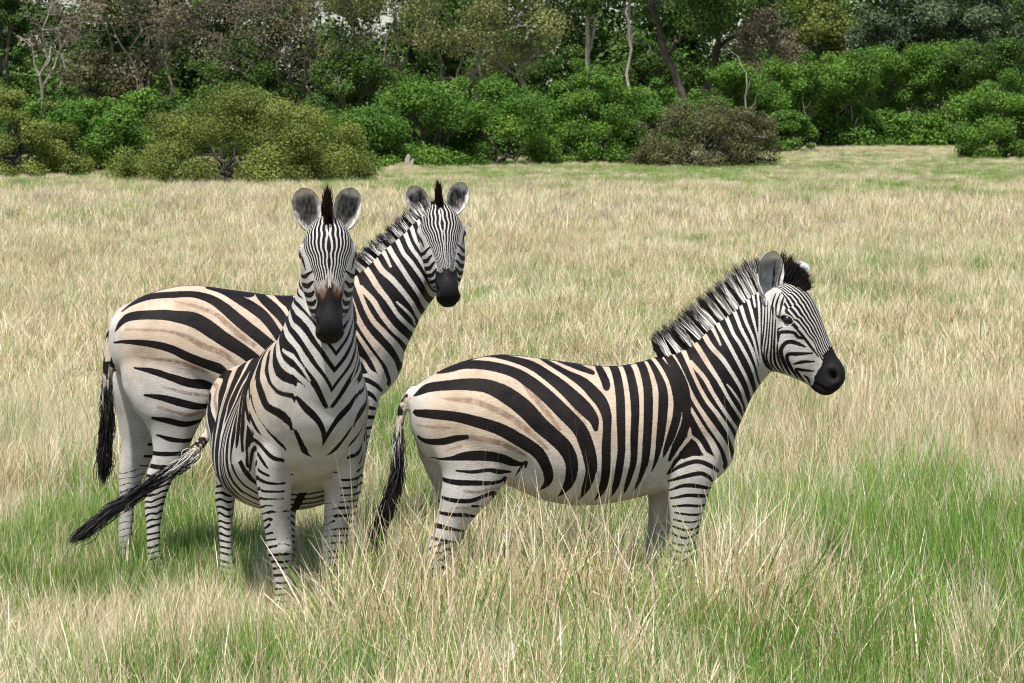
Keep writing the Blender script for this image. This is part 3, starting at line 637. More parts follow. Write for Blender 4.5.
Z2_legs = [
 sh2([(165,335,44,.10,-.12),(168,360,48,.105,-.135),(170,379,49,.10,-.145),(170,392,44,.095,-.15),(170,406,36,.085,-.155),(170.5,416,28.5,.07,-.155),(170,431,21.5,.056,-.155),(167.5,446,17.5,.046,-.155),(164,457,16,.042,-.155),(158,469,15,.038,-.155),(154,484,12,.034,-.155),(151,500,10,.03,-.155),(150,516,8,.026,-.155),(150,532,7.5,.025,-.155),(150,546,7,.025,-.155),(152,560,8,.028,-.155),(155,572,11,.036,-.155)]),
 sh2([(160,335,42,.10,.12),(158,360,44,.105,.135),(152,385,42,.10,.145),(146,405,33,.085,.15),(142,425,26,.065,.155),(139,445,20,.052,.155),(135,460,16.5,.044,.155),(131,473,15,.039,.155),(127,490,11,.032,.155),(124,507,8.5,.027,.155),(123,525,8,.025,.155),(122,546,7,.025,.155),(122,560,8,.028,.155),(125,572,11,.036,.155)])]
_f2 = [(692,420,24,.07,.10),(690,450,28,.08,.115),(686,480,25,.07,.13),(683,510,19,.056,.135),(681,540,14.5,.045,.135),(679,568,12,.04,.135),(678,582,11.5,.04,.135),(677,598,8.5,.03,.135),(677,625,7,.024,.135),(678,650,8,.028,.135),(682,662,8,.028,.135),(685,673,11,.036,.135)]
Z2_legs += [mir(_f2), [(x-max(0, y-450)*.05, y, a, b, c) for x, y, a, b, c in _f2]]
_f1 = [(692,415,24,.06,.10),(690,445,28,.075,.125),(688,470,26,.075,.14),(684,495,22,.068,.145),(681,520,18,.060,.14),(679,545,14,.052,.13),(678,563,12,.050,.122),(678,576,12.5,.050,.118),(677,592,9,.036,.114),(677,620,7,.028,.11),(678,643,8,.032,.108),(682,655,8,.032,.106),(686,665,11,.044,.105)]
_h1 = [(470,432,30,.05,.09),(470,450,40,.09,.13),(468,475,32,.09,.14),(462,500,24,.07,.14),(454,520,19,.052,.14),(446,540,16,.044,.14),(438,560,14,.042,.14),(438,580,10,.032,.14),(440,610,8,.027,.14),(442,640,8,.03,.14),(446,652,8,.03,.14),(451,665,11,.042,.14)]
Z1_legs = [mir(_f1), [(x-max(0, y-480)*.04, y, a, b, c) for x, y, a, b, c in _f1], mir(_h1), [(x+12, y, a, b, c) for x, y, a, b, c in _h1]]

ZEB = []
p3 = Pose(632, -4, 0, (-20, 1, 0), 1.04)
gx, gyy, _ = ground_at(570, 632)
def T3(x, y, lat, r, g): return ((x-570)/U, lat, (g-y)/U, r)
t3 = [T3(418,386,0,.03,632),T3(409,393,-.01,.024,632),T3(402,408,-.02,.021,632),T3(399.5,430,-.03,.018,632),T3(399,452,-.035,.015,632),T3(396,472,-.04,.011,632),T3(391,492,-.045,.008,632),T3(385,508,-.045,.006,632),T3(381,520,-.045,.005,632)]
ZEB.append(build_zebra('young zebra with a fluffy mane standing apart and facing right in tall straw grass', (gx, gyy, 0), R(5), 632, p3, Z3_legs, t3, RUMP_A, RUMP_A_SH,
    ears=((24, 55, -44, 1.12), (5, 48, -4, 1.14)), seed=3, tuft_from=.30, tuft_r=.012, mane_len=(28, 31, 33, 31)))
p2 = Pose(673, -2, 2.5, (-93, -4, 4), 1.03, .24)
gx, gyy, _ = ground_at(254, 572)
def q2(x, y): return (408+(x-105)*1.116, 354+(y-286)*1.116)
def T2(x, y, lat, r): a, b = q2(x, y); return T3(a, b, lat, r, 673)
t2 = [T2(130,306,0,.03),T2(119,315,-.02,.029),T2(112,332,-.05,.028),T2(109,355,-.07,.027),T2(107,378,-.08,.025),T2(107,400,-.08,.018),T2(106,418,-.08,.012),T2(105,434,-.08,.009),T2(104,448,-.08,.006)]
ZEB.append(build_zebra('zebra standing side-on behind the front-facing one, head turned to the camera', (gx, gyy, .018), R(9), 673, p2, Z2_legs, t2, RUMP_B, RUMP_B_SH,
    ears=((24, 0, 4, .92), (24, 0, 4, .92)), seed=5, warp=2.0, mane_len=(17, 19, 19, 22), spike=True, neck_white=1.12, tuft_from=.42, tuft_r=.013))
G1 = 652
p1 = Pose(G1, 13, 43, (-12, -11, 0), 1.05, .33)
fx, fy, _ = ground_at(309, 632); a1 = R(18.5)
lx, ly = fx-.46*math.sin(a1), fy+.46*math.cos(a1)
def t_top(x): return np.interp(x, [411,480,540,600,640,665], [40,42,34,20,9,0])
def t_bot(x): return np.interp(x, [430,480,560,620,680,720], [10,30,42,40,14,0])
TORSO1 = [(x, a+t_top(x), b+t_bot(x), h*np.interp(x, [411,480,600,680,715], [.98,1.0,.98,1.32,1.32])) for x, a, b, h in TORSO]
def shorten(L, g): return [(x, y if y < 440 else 440+(y-440)*(g-440)/(665-440), a*1.08, b*1.10, c) for x, y, a, b, c in L]
Z1_legs = [shorten(L, G1) for L in Z1_legs]
t1 = [(-.62,0,.96,.03),(-.68,-.05,.90,.028),(-.68,-.13,.80,.027),(-.62,-.21,.69,.026),(-.55,-.30,.61,.025),(-.49,-.42,.545,.022),(-.45,-.54,.48,.018),(-.42,-.65,.42,.011),(-.40,-.75,.355,.006)]
ZEB.append(build_zebra('zebra facing the camera head-on with rust patches above its muzzle and tail swung aside', (lx, ly, 0), -math.pi/2+a1, G1, p1, Z1_legs, t1, RUMP_A, RUMP_A_SH,
    ears=((13, 0, 2, .99), (13, 0, 2, .99)), seed=9, warp=9.0, mane_len=(17, 18, 18, 27), spike=True, neck_white=1.35, brown=1.0, torso=TORSO1, tuft_from=.40, tuft_r=.013, tail_pale=.28))
def build_ground():
    ys = np.concatenate([np.arange(-30, 5, 5), np.arange(5, 40, 1.0), np.arange(40, 130, 3.0), np.array([135, 150, 180, 230, 320, 480, 800])])
    xs = np.concatenate([np.array([-500, -250, -120, -70]), np.arange(-50, 51, 2.5), np.array([70, 120, 250, 500])])
    XX, YY = np.meshgrid(xs, ys); Z = np.zeros_like(XX)
    Z = Z+(fbm(XX/12, YY/12, 31, 2)-.5)*.16*smst(YY, 20, 60)
    Z = Z+smst(YY, 100, 118)*.10
    V = np.stack([XX, YY, Z], -1).reshape(-1, 3); nx, ny = len(xs), len(ys)
    i = (np.arange(ny-1)[:, None]*nx+np.arange(nx-1)[None]).ravel(); Q = np.stack([i, i+1, i+nx+1, i+nx], 1)
    m, t, b = new_mat("soil_and_turf"); co = nd(t, 'ShaderNodeTexCoord').outputs['Object']
    n1 = tnoise(t, .6, 6, co); n2 = tnoise(t, 14, 5, co)
    c = mixc(t, ramp(t, n1, [(.35, (0, 0, 0)), (.65, (1, 1, 1))]), (.16, .125, .065), (.08, .115, .03))
    c2 = mixc(t, ramp(t, n2, [(.35, (0, 0, 0)), (.7, (1, 1, 1))]), c, (.28, .22, .12))
    t.links.new(c2, b.inputs['Base Color']); b.inputs['Roughness'].default_value = .95
    tag(link('ground', mesh_np('ground', V, [Q], {'g': dry_mix(V[:, 0], V[:, 1])}), m), kind='structure')
    return xs, ys, Z
GXS, GYS, GZ = build_ground()
def gz(x, y):
    x = np.asarray(x, float); y = np.asarray(y, float)
    i = np.clip(np.searchsorted(GXS, x)-1, 0, len(GXS)-2); j = np.clip(np.searchsorted(GYS, y)-1, 0, len(GYS)-2)
    fx = (x-GXS[i])/(GXS[i+1]-GXS[i]); fy = (y-GYS[j])/(GYS[j+1]-GYS[j])
    return (GZ[j, i]*(1-fx)+GZ[j, i+1]*fx)*(1-fy)+(GZ[j+1, i]*(1-fx)+GZ[j+1, i+1]*fx)*fy

# ------------------------------------------------------------------ grass: tuft meshes scattered by geometry nodes
def mat_grass():
    m, t, b = new_mat("grass_blades"); out = t.nodes['Material Output']
    k = attr(t, 'kind'); tv = attr(t, 'tv'); ti = attr(t, 'tint', 'INSTANCER')
    v = math_(t, 'ADD', math_(t, 'MULTIPLY', tv, .6), math_(t, 'MULTIPLY', ti, .4))
    straw = ramp(t, v, [(0, (.22, .13, .055)), (.2, (.47, .34, .18)), (.5, (.77, .63, .40)), (1, (.96, .89, .71))])
    green = ramp(t, v, [(0, (.035, .11, .008)), (.4, (.12, .26, .030)), (.8, (.28, .43, .080)), (1, (.50, .56, .22))])
    grey = ramp(t, v, [(0, (.16, .12, .10)), (1, (.46, .39, .32))])
    c = mixc(t, smooth(t, k, .4, .6), straw, green); c = mixc(t, smooth(t, k, 1.4, 1.6), c, grey)
    t.links.new(c, b.inputs['Base Color']); b.inputs['Roughness'].default_value = .55; b.inputs['Specular IOR Level'].default_value = .3
    tr = nd(t, 'ShaderNodeBsdfTranslucent'); t.links.new(c, tr.inputs[0])
    mx = nd(t, 'ShaderNodeMixShader'); mx.inputs[0].default_value = .3
    t.links.new(b.outputs[0], mx.inputs[1]); t.links.new(tr.outputs[0], mx.inputs[2]); t.links.new(mx.outputs[0], out.inputs[0])
    return m
GRASS = mat_grass()
def blades(seed, n, rad, h, width, bend, kind, kmix=0.0, heads=0.0, seg=5, tilt=.25, flop=0.0):
    rnd = np.random.RandomState(seed)
    r = rad*np.sqrt(rnd.rand(n)); a = rnd.rand(n)*6.283; b0 = np.stack([r*np.cos(a), r*np.sin(a), np.full(n, -.02)], 1)
    az = rnd.rand(n)*6.283; L = h*(.45+.65*rnd.rand(n)); th0 = np.abs(rnd.randn(n))*tilt; bd = np.abs(rnd.randn(n))*bend
    fl = rnd.rand(n) < flop; bd = np.where(fl, 1.2+rnd.rand(n)*1.6, bd); kp = np.where(fl, 2.2, 1.3)
    w = width*(.5+.9*rnd.rand(n)); dr = np.stack([np.cos(az), np.sin(az), np.zeros(n)], 1); fa = rnd.rand(n)*6.283
    sv = np.stack([np.cos(fa), np.sin(fa), np.zeros(n)], 1)
    p = b0.copy(); V = []
    for i in range(seg):
        t = i/(seg-1); ww = w*(1-t**1.6)*.5+w*.04
        V += [p-sv*ww[:, None], p+sv*ww[:, None]]
        th = th0+bd*(t+.5/(seg-1))**kp; st = L/(seg-1)
        p = p+dr*(np.sin(th)*st)[:, None]+np.array([[0, 0, 1.]])*(np.cos(th)*st)[:, None]
    V = np.stack(V, 1).reshape(-1, 3); bi = (np.arange(n)*seg*2)[:, None, None]
    q = np.array([[2*i, 2*i+1, 2*i+3, 2*i+2] for i in range(seg-1)])[None]; Q = (bi+q).reshape(-1, 4)
    kk = np.where(rnd.rand(n) < kmix, 1-kind if kind < 2 else 0, kind); tv = rnd.rand(n)
    K = np.repeat(kk, seg*2); TV = np.repeat(tv, seg*2)
    if heads:      # seed heads on some stems
        hsel = np.where(rnd.rand(n) < heads)[0]; hp = p[hsel]; m = len(hp)
        if m:
            HV = []; HQ = []
            for j in range(7):
                q0 = hp+rnd.randn(m, 3)*np.array([.004, .004, .018]); d = rnd.randn(m, 3)*np.array([.5, .5, 1]); d /= np.linalg.norm(d, axis=1)[:, None]
                s2 = np.cross(d, rnd.randn(m, 3)); s2 /= np.linalg.norm(s2, axis=1)[:, None]
                HV += [q0-s2*.0025, q0+s2*.0025, q0+d*.022+s2*.0015, q0+d*.022-s2*.0015]
            HV = np.stack(HV, 1).reshape(-1, 3); hq = (np.arange(m*7)*4)[:, None]+np.arange(4)[None]+len(V)
            V = np.concatenate([V, HV]); Q = np.concatenate([Q, hq]); K = np.concatenate([K, np.zeros(len(HV))]); TV = np.concatenate([TV, rnd.rand(len(HV))*.5+.1])
    return V, Q, K, TV
def scatter(name, label, protos, pts, idx, scl, tint, seed):
    """one countless object: points on the ground, each carrying a tuft"""
    pc = bpy.data.collections.new(name+'_tufts')
    for i, (V, Q, K, TV) in enumerate(protos):
        me = mesh_np('tuft_%02d' % i, V, [Q], {'kind': K, 'tv': TV}); me.materials.append(GRASS)
        pc.objects.link(bpy.data.objects.new(name+'_%02d' % i, me))
    rnd = np.random.RandomState(seed); n = len(pts)
    me = bpy.data.meshes.new(name); me.vertices.add(n); me.vertices.foreach_set('co', pts.astype(np.float32).ravel())
    for k, v in (('scl', scl), ('tint', tint)): me.attributes.new(k, 'FLOAT', 'POINT').data.foreach_set('value', v.astype(np.float32))
    me.attributes.new('idx', 'INT', 'POINT').data.foreach_set('value', idx.astype(np.int32))
    rv = np.stack([rnd.randn(n)*.07, rnd.randn(n)*.07, rnd.rand(n)*6.283], 1).astype(np.float32)
    me.attributes.new('rotv', 'FLOAT_VECTOR', 'POINT').data.foreach_set('vector', rv.ravel())
    o = bpy.data.objects.new(name, me); COL.objects.link(o); me.materials.append(GRASS)
    ng = bpy.data.node_groups.new(name, 'GeometryNodeTree')
    ng.interface.new_socket('Geometry', in_out='INPUT', socket_type='NodeSocketGeometry'); ng.interface.new_socket('Geometry', in_out='OUTPUT', socket_type='NodeSocketGeometry')
    gi = ng.nodes.new('NodeGroupInput'); go = ng.nodes.new('NodeGroupOutput'); ci = ng.nodes.new('GeometryNodeCollectionInfo')
    ci.inputs['Collection'].default_value = pc; ci.inputs['Separate Children'].default_value = True; ci.inputs['Reset Children'].default_value = True
    ip = ng.nodes.new('GeometryNodeInstanceOnPoints'); ip.inputs['Pick Instance'].default_value = True
    def na(nm, dt): q = ng.nodes.new('GeometryNodeInputNamedAttribute'); q.data_type = dt; q.inputs['Name'].default_value = nm; return q.outputs[0]
    e = ng.nodes.new('FunctionNodeEulerToRotation')
    L = ng.links.new; L(na('rotv', 'FLOAT_VECTOR'), e.inputs[0]); L(e.outputs[0], ip.inputs['Rotation'])
    L(gi.outputs[0], ip.inputs['Points']); L(ci.outputs[0], ip.inputs['Instance']); L(na('idx', 'INT'), ip.inputs['Instance Index'])
    L(na('scl', 'FLOAT'), ip.inputs['Scale']); L(ip.outputs[0], go.inputs[0])
    o.modifiers.new('scatter', 'NODES').node_group = ng
    return tag(o, label, 'grass', kind='stuff')
def wedge(n, y0, y1, seed, margin=2.0):
    rnd = np.random.RandomState(seed); y = np.sqrt(y0*y0+(y1*y1-y0*y0)*rnd.rand(n*3)); x = (rnd.rand(n*3)*2-1)*(.2117*y1+margin)
    k = np.abs(x) < .2117*y+margin; return x[k][:n], y[k][:n], rnd
# near field
NP = [blades(1, 44, .07, .38, .0050, .55, 0, .12, 0, tilt=.22, flop=.18), blades(2, 40, .09, .34, .0052, .9, 0, .08, .0, tilt=.38, flop=.40), blades(3, 38, .06, .46, .0042, .45, 0, .15, 0, tilt=.18, flop=.10),
      blades(4, 40, .08, .26, .0045, .9, 2, .3, .0, tilt=.5, flop=.3),
      blades(5, 46, .07, .34, .0052, .40, 1, .12, .0, tilt=.16), blades(6, 50, .09, .24, .0055, .45, 1, .06, .0, tilt=.25), blades(7, 16, .05, .54, .0042, .22, 1, .1, .0, tilt=.10),
      blades(8, 44, .08, .30, .0048, .6, 0, .5, .0, tilt=.3, flop=.12), blades(9, 6, .06, .62, .0040, .6, 0, .15, 0, tilt=.3), blades(10, 60, .12, .12, .0045, .9, 1, .4, 0, tilt=.5)]
def kinds(g, rnd, x, y):
    cl = fbm(x/.34, y/.5, 51, 2)
    n = len(g); r = rnd.rand(n); p = (.05+.86*smst(g+.10*(rnd.rand(n)-.5)+.55*(cl-.5), .40, .70))
    gi = rnd.choice([4, 5, 5, 6, 4, 9], n); di = rnd.choice([0, 0, 1, 2, 3, 7, 9], n); mi = rnd.choice([7, 8, 7, 3], n)
    idx = np.where(r < p, gi, di); return np.where(rnd.rand(n) < .12, mi, idx)
TALL = [(*gp(560, 655), 1.1, .5, .35), (*gp(450, 640), .35, .4, .2), (*gp(690, 650), .5, .4, .3)]
def height_map(x, y):
    h = .62+.36*fbm(x/.9, y/.9, 21, 2)+.36*fbm(x/.28, y/.4, 22, 2)
    h = h*np.where((x < -.75) & (y > 8.6) & (y < 13), .62, 1.0)
    for cx, cy, rx, ry, a in TALL: h = h*(1+a*np.exp(-(((x-cx)/rx)**2+((y-cy)/ry)**2)))
    return h*(1-.15*smst(y, 12, 30))
x, y, rnd = wedge(21000, 6.8, 16, 101, 1.6); g = dry_mix(x, y)
scatter('tall_grass', 'deep mixed straw and green meadow grass around the zebras in the foreground', NP, np.stack([x, y, gz(x, y)], 1), kinds(g, rnd, x, y), height_map(x, y)*(.8+.4*rnd.rand(len(x))), np.clip(.45*rnd.rand(len(x))+1.1*(fbm(x/.6, y/1.1, 60, 3)-.22), 0, 1), 1)
ST_ = [blades(60+i, 11, .10, .46, .0078, .6, 0, .10, 0, tilt=.6, flop=.5) for i in range(3)]+[blades(70+i, 14, .08, .42, .0074, .3, 1, .1, 0, tilt=.22) for i in range(2)]
x, y, rnd = wedge(8000, 6.8, 12.5, 111, 1.2); g = dry_mix(x, y); idx = np.where(rnd.rand(len(x)) < .15+.7*smst(g, .4, .7), rnd.randint(3, 5, len(x)), rnd.randint(0, 3, len(x)))
scatter('coarse_grass', 'coarse leaning straw and broad green blades nearest the camera', ST_, np.stack([x, y, gz(x, y)], 1), idx, height_map(x, y)*(.7+.4*rnd.rand(len(x)))*.92, np.clip(.45*rnd.rand(len(x))+1.1*(fbm(x/.6, y/1.1, 60, 3)-.22), 0, 1), 4)
MP = [blades(80+i, 46, .11, (.24, .20, .26, .18, .22, .17, .30)[i], .0062, (.8, 1.1, .6, .9, .5, .6, .4)[i], (0, 0, 0, 2, 1, 1, 0)[i], .15, 0, seg=4, tilt=(.4, .6, .3, .6, .25, .35, .25)[i], flop=(.3, .5, .2, .3, .05, .05, .15)[i]) for i in range(7)]
KM = np.array([2, 1, 0, 3, 4, 5, 6, 1, 6, 5])
x, y, rnd = wedge(37000, 16, 40, 102, 4); g = dry_mix(x, y)
scatter('meadow_grass', 'pale dry grass of the open meadow behind the zebras', MP, np.stack([x, y, gz(x, y)], 1), KM[kinds(g, rnd, x, y)], height_map(x, y)*(.8+.4*rnd.rand(len(x)))*1.15, np.clip(.45*rnd.rand(len(x))+1.1*(fbm(x/.6, y/1.1, 60, 3)-.22), 0, 1), 2)
FPR = [blades(40+i, 90, .35, (.30, .26, .34, .25, .22, .24)[i], .008, .6, (0, 0, 0, 2, 1, 1)[i], .12, 0, seg=4, tilt=.3) for i in range(6)]
x, y, rnd = wedge(27000, 38, 122, 103, 10); g = dry_mix(x, y); r = rnd.rand(len(x)); p = smst(g+.15*(r-.5), .4, .75)
idx = np.where(rnd.rand(len(x)) < p, rnd.randint(4, 6, len(x)), rnd.choice([0, 1, 2, 3, 0, 1], len(x)))
fadeh = 1-.55*smst(y, 42, 80)
scatter('far_grass', 'sunlit grass at the far side of the meadow, greener towards the trees', FPR, np.stack([x, y, gz(x, y)], 1), idx, (.8+.5*rnd.rand(len(x)))*fadeh, np.clip(.45*rnd.rand(len(x))+1.1*(fbm(x/.6, y/1.1, 60, 3)-.22), 0, 1), 3)

# ------------------------------------------------------------------ trees and shrubs
LEAF = {'olive': mat_leaf('olive_leaves', (0.055, 0.079, 0.014), (0.136, 0.172, 0.030), (0.252, 0.287, 0.060)),
        'bright': mat_leaf('fresh_green_leaves', (0.032, 0.077, 0.008), (0.080, 0.172, 0.018), (0.160, 0.277, 0.038)),
        'deep': mat_leaf('deep_green_leaves', (0.022, 0.052, 0.008), (0.052, 0.108, 0.015), (0.101, 0.168, 0.029)),
        'grey': mat_leaf('greyish_green_leaves', (0.038, 0.063, 0.027), (0.080, 0.122, 0.052), (0.143, 0.185, 0.092)),
        'brown': mat_leaf('sparse_brown_leaves', (0.064, 0.055, 0.031), (0.147, 0.120, 0.070), (0.246, 0.211, 0.129)),
        'dull': mat_leaf('dull_brownish_leaves', (0.050, 0.052, 0.018), (0.097, 0.097, 0.038), (0.151, 0.147, 0.067)),
        'yellow': mat_leaf('yellow_green_leaves', (0.089, 0.103, 0.030), (0.189, 0.205, 0.065), (0.315, 0.325, 0.126))}
BARK = {'dark': mat_bark('dark_bark', (.03, .024, .02), (.09, .072, .058)), 'pale': mat_bark('pale_bark', (.16, .13, .105), (.36, .31, .26)), 'mid': mat_bark('grey_brown_bark', (.07, .055, .045), (.17, .14, .115))}
def bent(a, b, rnd, k=5, wig=.08, sag=0.0):
    t = np.linspace(0, 1, k)[:, None]; a = np.asarray(a, float); b = np.asarray(b, float); L = np.linalg.norm(b-a)
    p = a*(1-t)+b*t; o = rnd.randn(k, 3)*wig*L*np.sin(t*math.pi); p = p+o; p[:, 2] += (sag*L*np.sin(t*math.pi))[:, 0]; return p
def leaves(cl, cr, n, size, rnd, flat=.65, tb=None):
    """n leaves round the clump centres cl with radii cr"""
    pr = cr**2; k = rnd.choice(len(cl), n, p=pr/pr.sum()); d = rnd.randn(n, 3); d /= np.linalg.norm(d, axis=1)[:, None]
    r = cr[k]*(rnd.rand(n)**.45)*(1+.25*np.abs(rnd.randn(n))*(rnd.rand(n) < .25)); c = cl[k]+d*r[:, None]*np.array([1, 1, flat])
    nrm = d*.7+rnd.randn(n, 3)*.6+np.array([0, 0, .5]); nrm /= np.linalg.norm(nrm, axis=1)[:, None]
    u = np.cross(nrm, rnd.randn(n, 3)); u /= np.linalg.norm(u, axis=1)[:, None]; v = np.cross(nrm, u)
    s = size*(.55+.9*rnd.rand(n))[:, None]
    V = np.stack([c-u*s*.5, c+v*s*.3, c+u*s*.5+nrm*s*.1, c-v*s*.3], 1).reshape(-1, 3); Q = np.arange(n*4).reshape(-1, 4)
    tc = (tb if tb is not None else rnd.rand(len(cl)))[k]; tint = np.clip(.55*tc+.45*rnd.rand(n), 0, 1)
    return V, Q, np.repeat(tint, 4)
def plant(kind, label, cat, px, base_y, w_px, top_y, leaf, bark, n, size, seed, cb=.0, trunk=None, ncl=46, clr=.16, lobes=5, group=None, stems=7, dist=None, open_=.0, tr=.16, multi=False, flat=.65, depth=.8, limbs_out=False):
    """crown from uneven lobes; sizes read off the photo at the distance of the plant's foot"""
    rnd = np.random.RandomState(seed)
    if dist is None: gx, D, _ = ground_at(px, base_y)
    else: D = dist; gx = (px-512)/F*(D*math.cos(PITCH)+CAM_H*math.sin(PITCH))
    m = (D*math.cos(PITCH)+CAM_H*math.sin(PITCH))/F; z0 = float(gz(gx, D)); W = w_px*m
    ztop = CAM_H+(341.5-(top_y))*m-D*math.sin(PITCH)*1.0 if False else CAM_H-(top_y-102.0)*m
    H = ztop-z0; root = empty(kind, (gx, D, z0))
    # clump centres
    lo = rnd.randn(lobes, 3)*np.array([.30, .26, .22]); lo[0] = 0; lr = .45+.35*rnd.rand(lobes)
    cl = []
    while len(cl) < ncl:
        k = rnd.randint(lobes); d = rnd.randn(3); d /= np.linalg.norm(d); r = lr[k]*(.45+.55*rnd.rand()**.4)
        p = lo[k]+d*r
        if np.linalg.norm(p) < 1.05: cl.append(p)
    cl = np.array(cl); zz = (cl[:, 2]-cl[:, 2].min())/(cl[:, 2].max()-cl[:, 2].min())
    cx = cl[:, 0]/np.abs(cl[:, 0]).max(); cy = cl[:, 1]/np.abs(cl[:, 1]).max()
    cr = clr*W*(.55+.8*rnd.rand(ncl)); cr = np.minimum(cr, H*.3)
    zc = cb*H+(1-cb)*H*(.06+zz*.94)
    prof = np.ones(ncl) if cb > .05 else np.sqrt(np.clip(1.12-(zc/H)**2, .08, 1))   # shrubs round over to the ground
    C_ = np.stack([cx*(W/2-cr*.6)*prof, cy*(W/2*depth)*prof, np.minimum(zc, H-cr*flat*.85)], 1)
    if cb <= .05:
        u_ = rnd.rand(ncl)**.92; az = rnd.rand(ncl)*6.283; rr_ = (.68+.32*rnd.rand(ncl)**.5)
        lob = 1+.13*np.sin(az*3+seed)+.09*np.sin(az*5+seed*2)
        cr = clr*W*(.55+.8*rnd.rand(ncl)); cr = np.minimum(cr, H*.26)
        rad = (1-u_**(1.9 if leaf == 'olive' else 2.6))**.5*rr_*lob; top = H*(1-.07*np.abs(np.sin(np.cos(az)*rad*4+seed)))
        C_ = np.stack([np.cos(az)*rad*(W/2-cr*.7), np.sin(az)*rad*(W/2*depth), np.maximum(u_*rr_*(top-cr*flat), cr*.35)], 1)
    V, Q, tint = leaves(C_, cr, n, size, rnd, flat)
    V[:, 2] = np.maximum(V[:, 2], .03)
    # limbs
    paths = []
    if cb > .05:
        tb = trunk if trunk else .35; th = tb*H; tops = []
        nst = 3 if multi else 1
        for s_ in range(nst):
            a0 = (rnd.randn()*.15*multi, rnd.randn()*.15*multi, -.05); b1 = (rnd.randn()*W*(.14 if multi else .04), rnd.randn()*W*.05, th*(.9+.3*rnd.rand()))
            P_ = bent(a0, b1, rnd, 7, .022); paths.append((P_, np.linspace(tr, tr*.62, 7))); tops.append(P_)
        limb = []
        for k in range(5+2*multi):
            T_ = tops[rnd.randint(len(tops))]; s0 = T_[rnd.randint(4, 7)]; e = C_[rnd.randint(ncl)]
            P_ = bent(s0, e, rnd, 8, .045, .06); paths.append((P_, np.linspace(tr*.5, tr*.12, 8))); limb.append(P_)
        LP = np.concatenate(limb+[t_[3:] for t_ in tops])
        for c_ in C_:
            j = np.argmin(np.linalg.norm((LP-c_)*np.array([1, 1, 1.6]), axis=1)+(LP[:, 2] > c_[2])*1.0); paths.append((bent(LP[j], c_, rnd, 5, .07, .04), np.linspace(tr*.2, tr*.05, 5)))
            for q_ in range(3 if open_ else 1): paths.append((bent(c_, c_+rnd.randn(3)*cr.mean()*1.1+np.array([0, 0, .2]), rnd, 4, .08), np.linspace(tr*.07, tr*.02, 4)))
    else:
        for k in range(stems*3):
            a = rnd.rand()*6.28; a0 = (math.cos(a)*W*.07*rnd.rand(), math.sin(a)*W*.07, -.03); paths.append((bent(a0, C_[rnd.randint(ncl)], rnd, 6, .09, .05), np.linspace(.05, .014, 6)))
    tv, tf = tubes(paths, 6)
    link('crown', mesh_np('crown', V, [Q], {'tint': tint}, smooth=False), LEAF[leaf], root)
    link('trunk' if cb > .05 else 'stems', mesh_np('trunk', tv, [tf]), BARK[bark if cb > .05 else 'dark'], root)
    return tag(root, label, cat, group)
BG = 'bushes along the edge of the wood'; WT = 'woodland trees behind the bushes'; ST = 'slender young trees at the right edge of the wood'
P_ = plant
# front bushes
P_('shrub', 'broad olive-green dome-shaped bush standing in front of the left wood', 'bush', 243, 181, 262, 79, 'olive', 'mid', 95000, .062, 201, ncl=120, clr=.075, lobes=7, group=BG)
P_('shrub', 'dark olive bush cut by the left edge of the photo', 'bush', 15, 176, 150, 80, 'olive', 'dark', 54000, .062, 202, ncl=70, clr=.09, group=BG)
P_('shrub', 'bright leafy bush between the leftmost bush and the broad olive bush', 'bush', 98, 172, 130, 84, 'bright', 'dark', 34000, .085, 203, ncl=46, clr=.11, group=BG)
P_('shrub', 'low bright green bush touching the right side of the broad olive bush', 'bush', 362, 166, 120, 90, 'bright', 'dark', 26000, .09, 204, ncl=36, clr=.13, group=BG)
P_('shrub', 'green bush with a thin pale stem, left of the dark gap in the centre', 'bush', 428, 164, 125, 64, 'bright', 'mid', 30000, .09, 205, ncl=40, clr=.13, group=BG)
P_('shrub', 'deep green bush standing in the centre of the wood edge', 'bush', 495, 163, 145, 62, 'bright', 'dark', 34000, .09, 206, ncl=46, clr=.12, group=BG)
P_('vine_tree', 'round-topped tree wrapped in bright green creeper near the middle', 'tree', 588, 161, 128, 48, 'bright', 'dark', 56000, .085, 207, ncl=80, clr=.10, lobes=6)
P_('shrub', 'dull brownish twiggy bush, right of the creeper-covered tree', 'bush', 703, 165, 160, 88, 'dull', 'mid', 34000, .075, 208, ncl=80, clr=.085, lobes=4, group=BG, stems=14)
P_('shrub', 'fresh green bush peeping over the left shoulder of the brownish bush', 'bush', 650, 158, 90, 66, 'bright', 'dark', 20000, .10, 209, ncl=36, clr=.13, group=BG)
P_('shrub', 'green bush hanging over the right end of the meadow', 'bush', 1003, 157, 110, 66, 'bright', 'dark', 34000, .09, 210, ncl=46, clr=.12, group=BG)
P_('shrub', 'small round bush just right of the brownish bush', 'bush', 788, 153, 60, 100, 'bright', 'dark', 16000, .10, 211, ncl=30, clr=.14, group=BG)
for k, (px, by, wp, ty, lf, lab) in enumerate([(800,150,84,52,'bright','slender tree nearest the brownish bush'),(848,149,88,50,'bright','slender tree with a pale leaning stem'),(893,147,92,46,'bright','slender tree in the middle of the young stand'),
      (940,147,88,42,'bright','slender dark-stemmed tree left of the rightmost bush'),(985,148,90,40,'deep','tall slender tree at the right edge of the photo'),(760,152,80,72,'bright','short leafy tree behind the brownish bush'),(722,153,76,62,'bright','short leafy tree with a bare pale branch above it')]):
    P_('young_tree', lab, 'tree', px, by, wp, ty, lf, 'pale' if k % 2 else 'mid', 20000, .105, 230+k, cb=.34, trunk=.3, ncl=44, clr=.14, lobes=5, group=ST, tr=.055, multi=True)
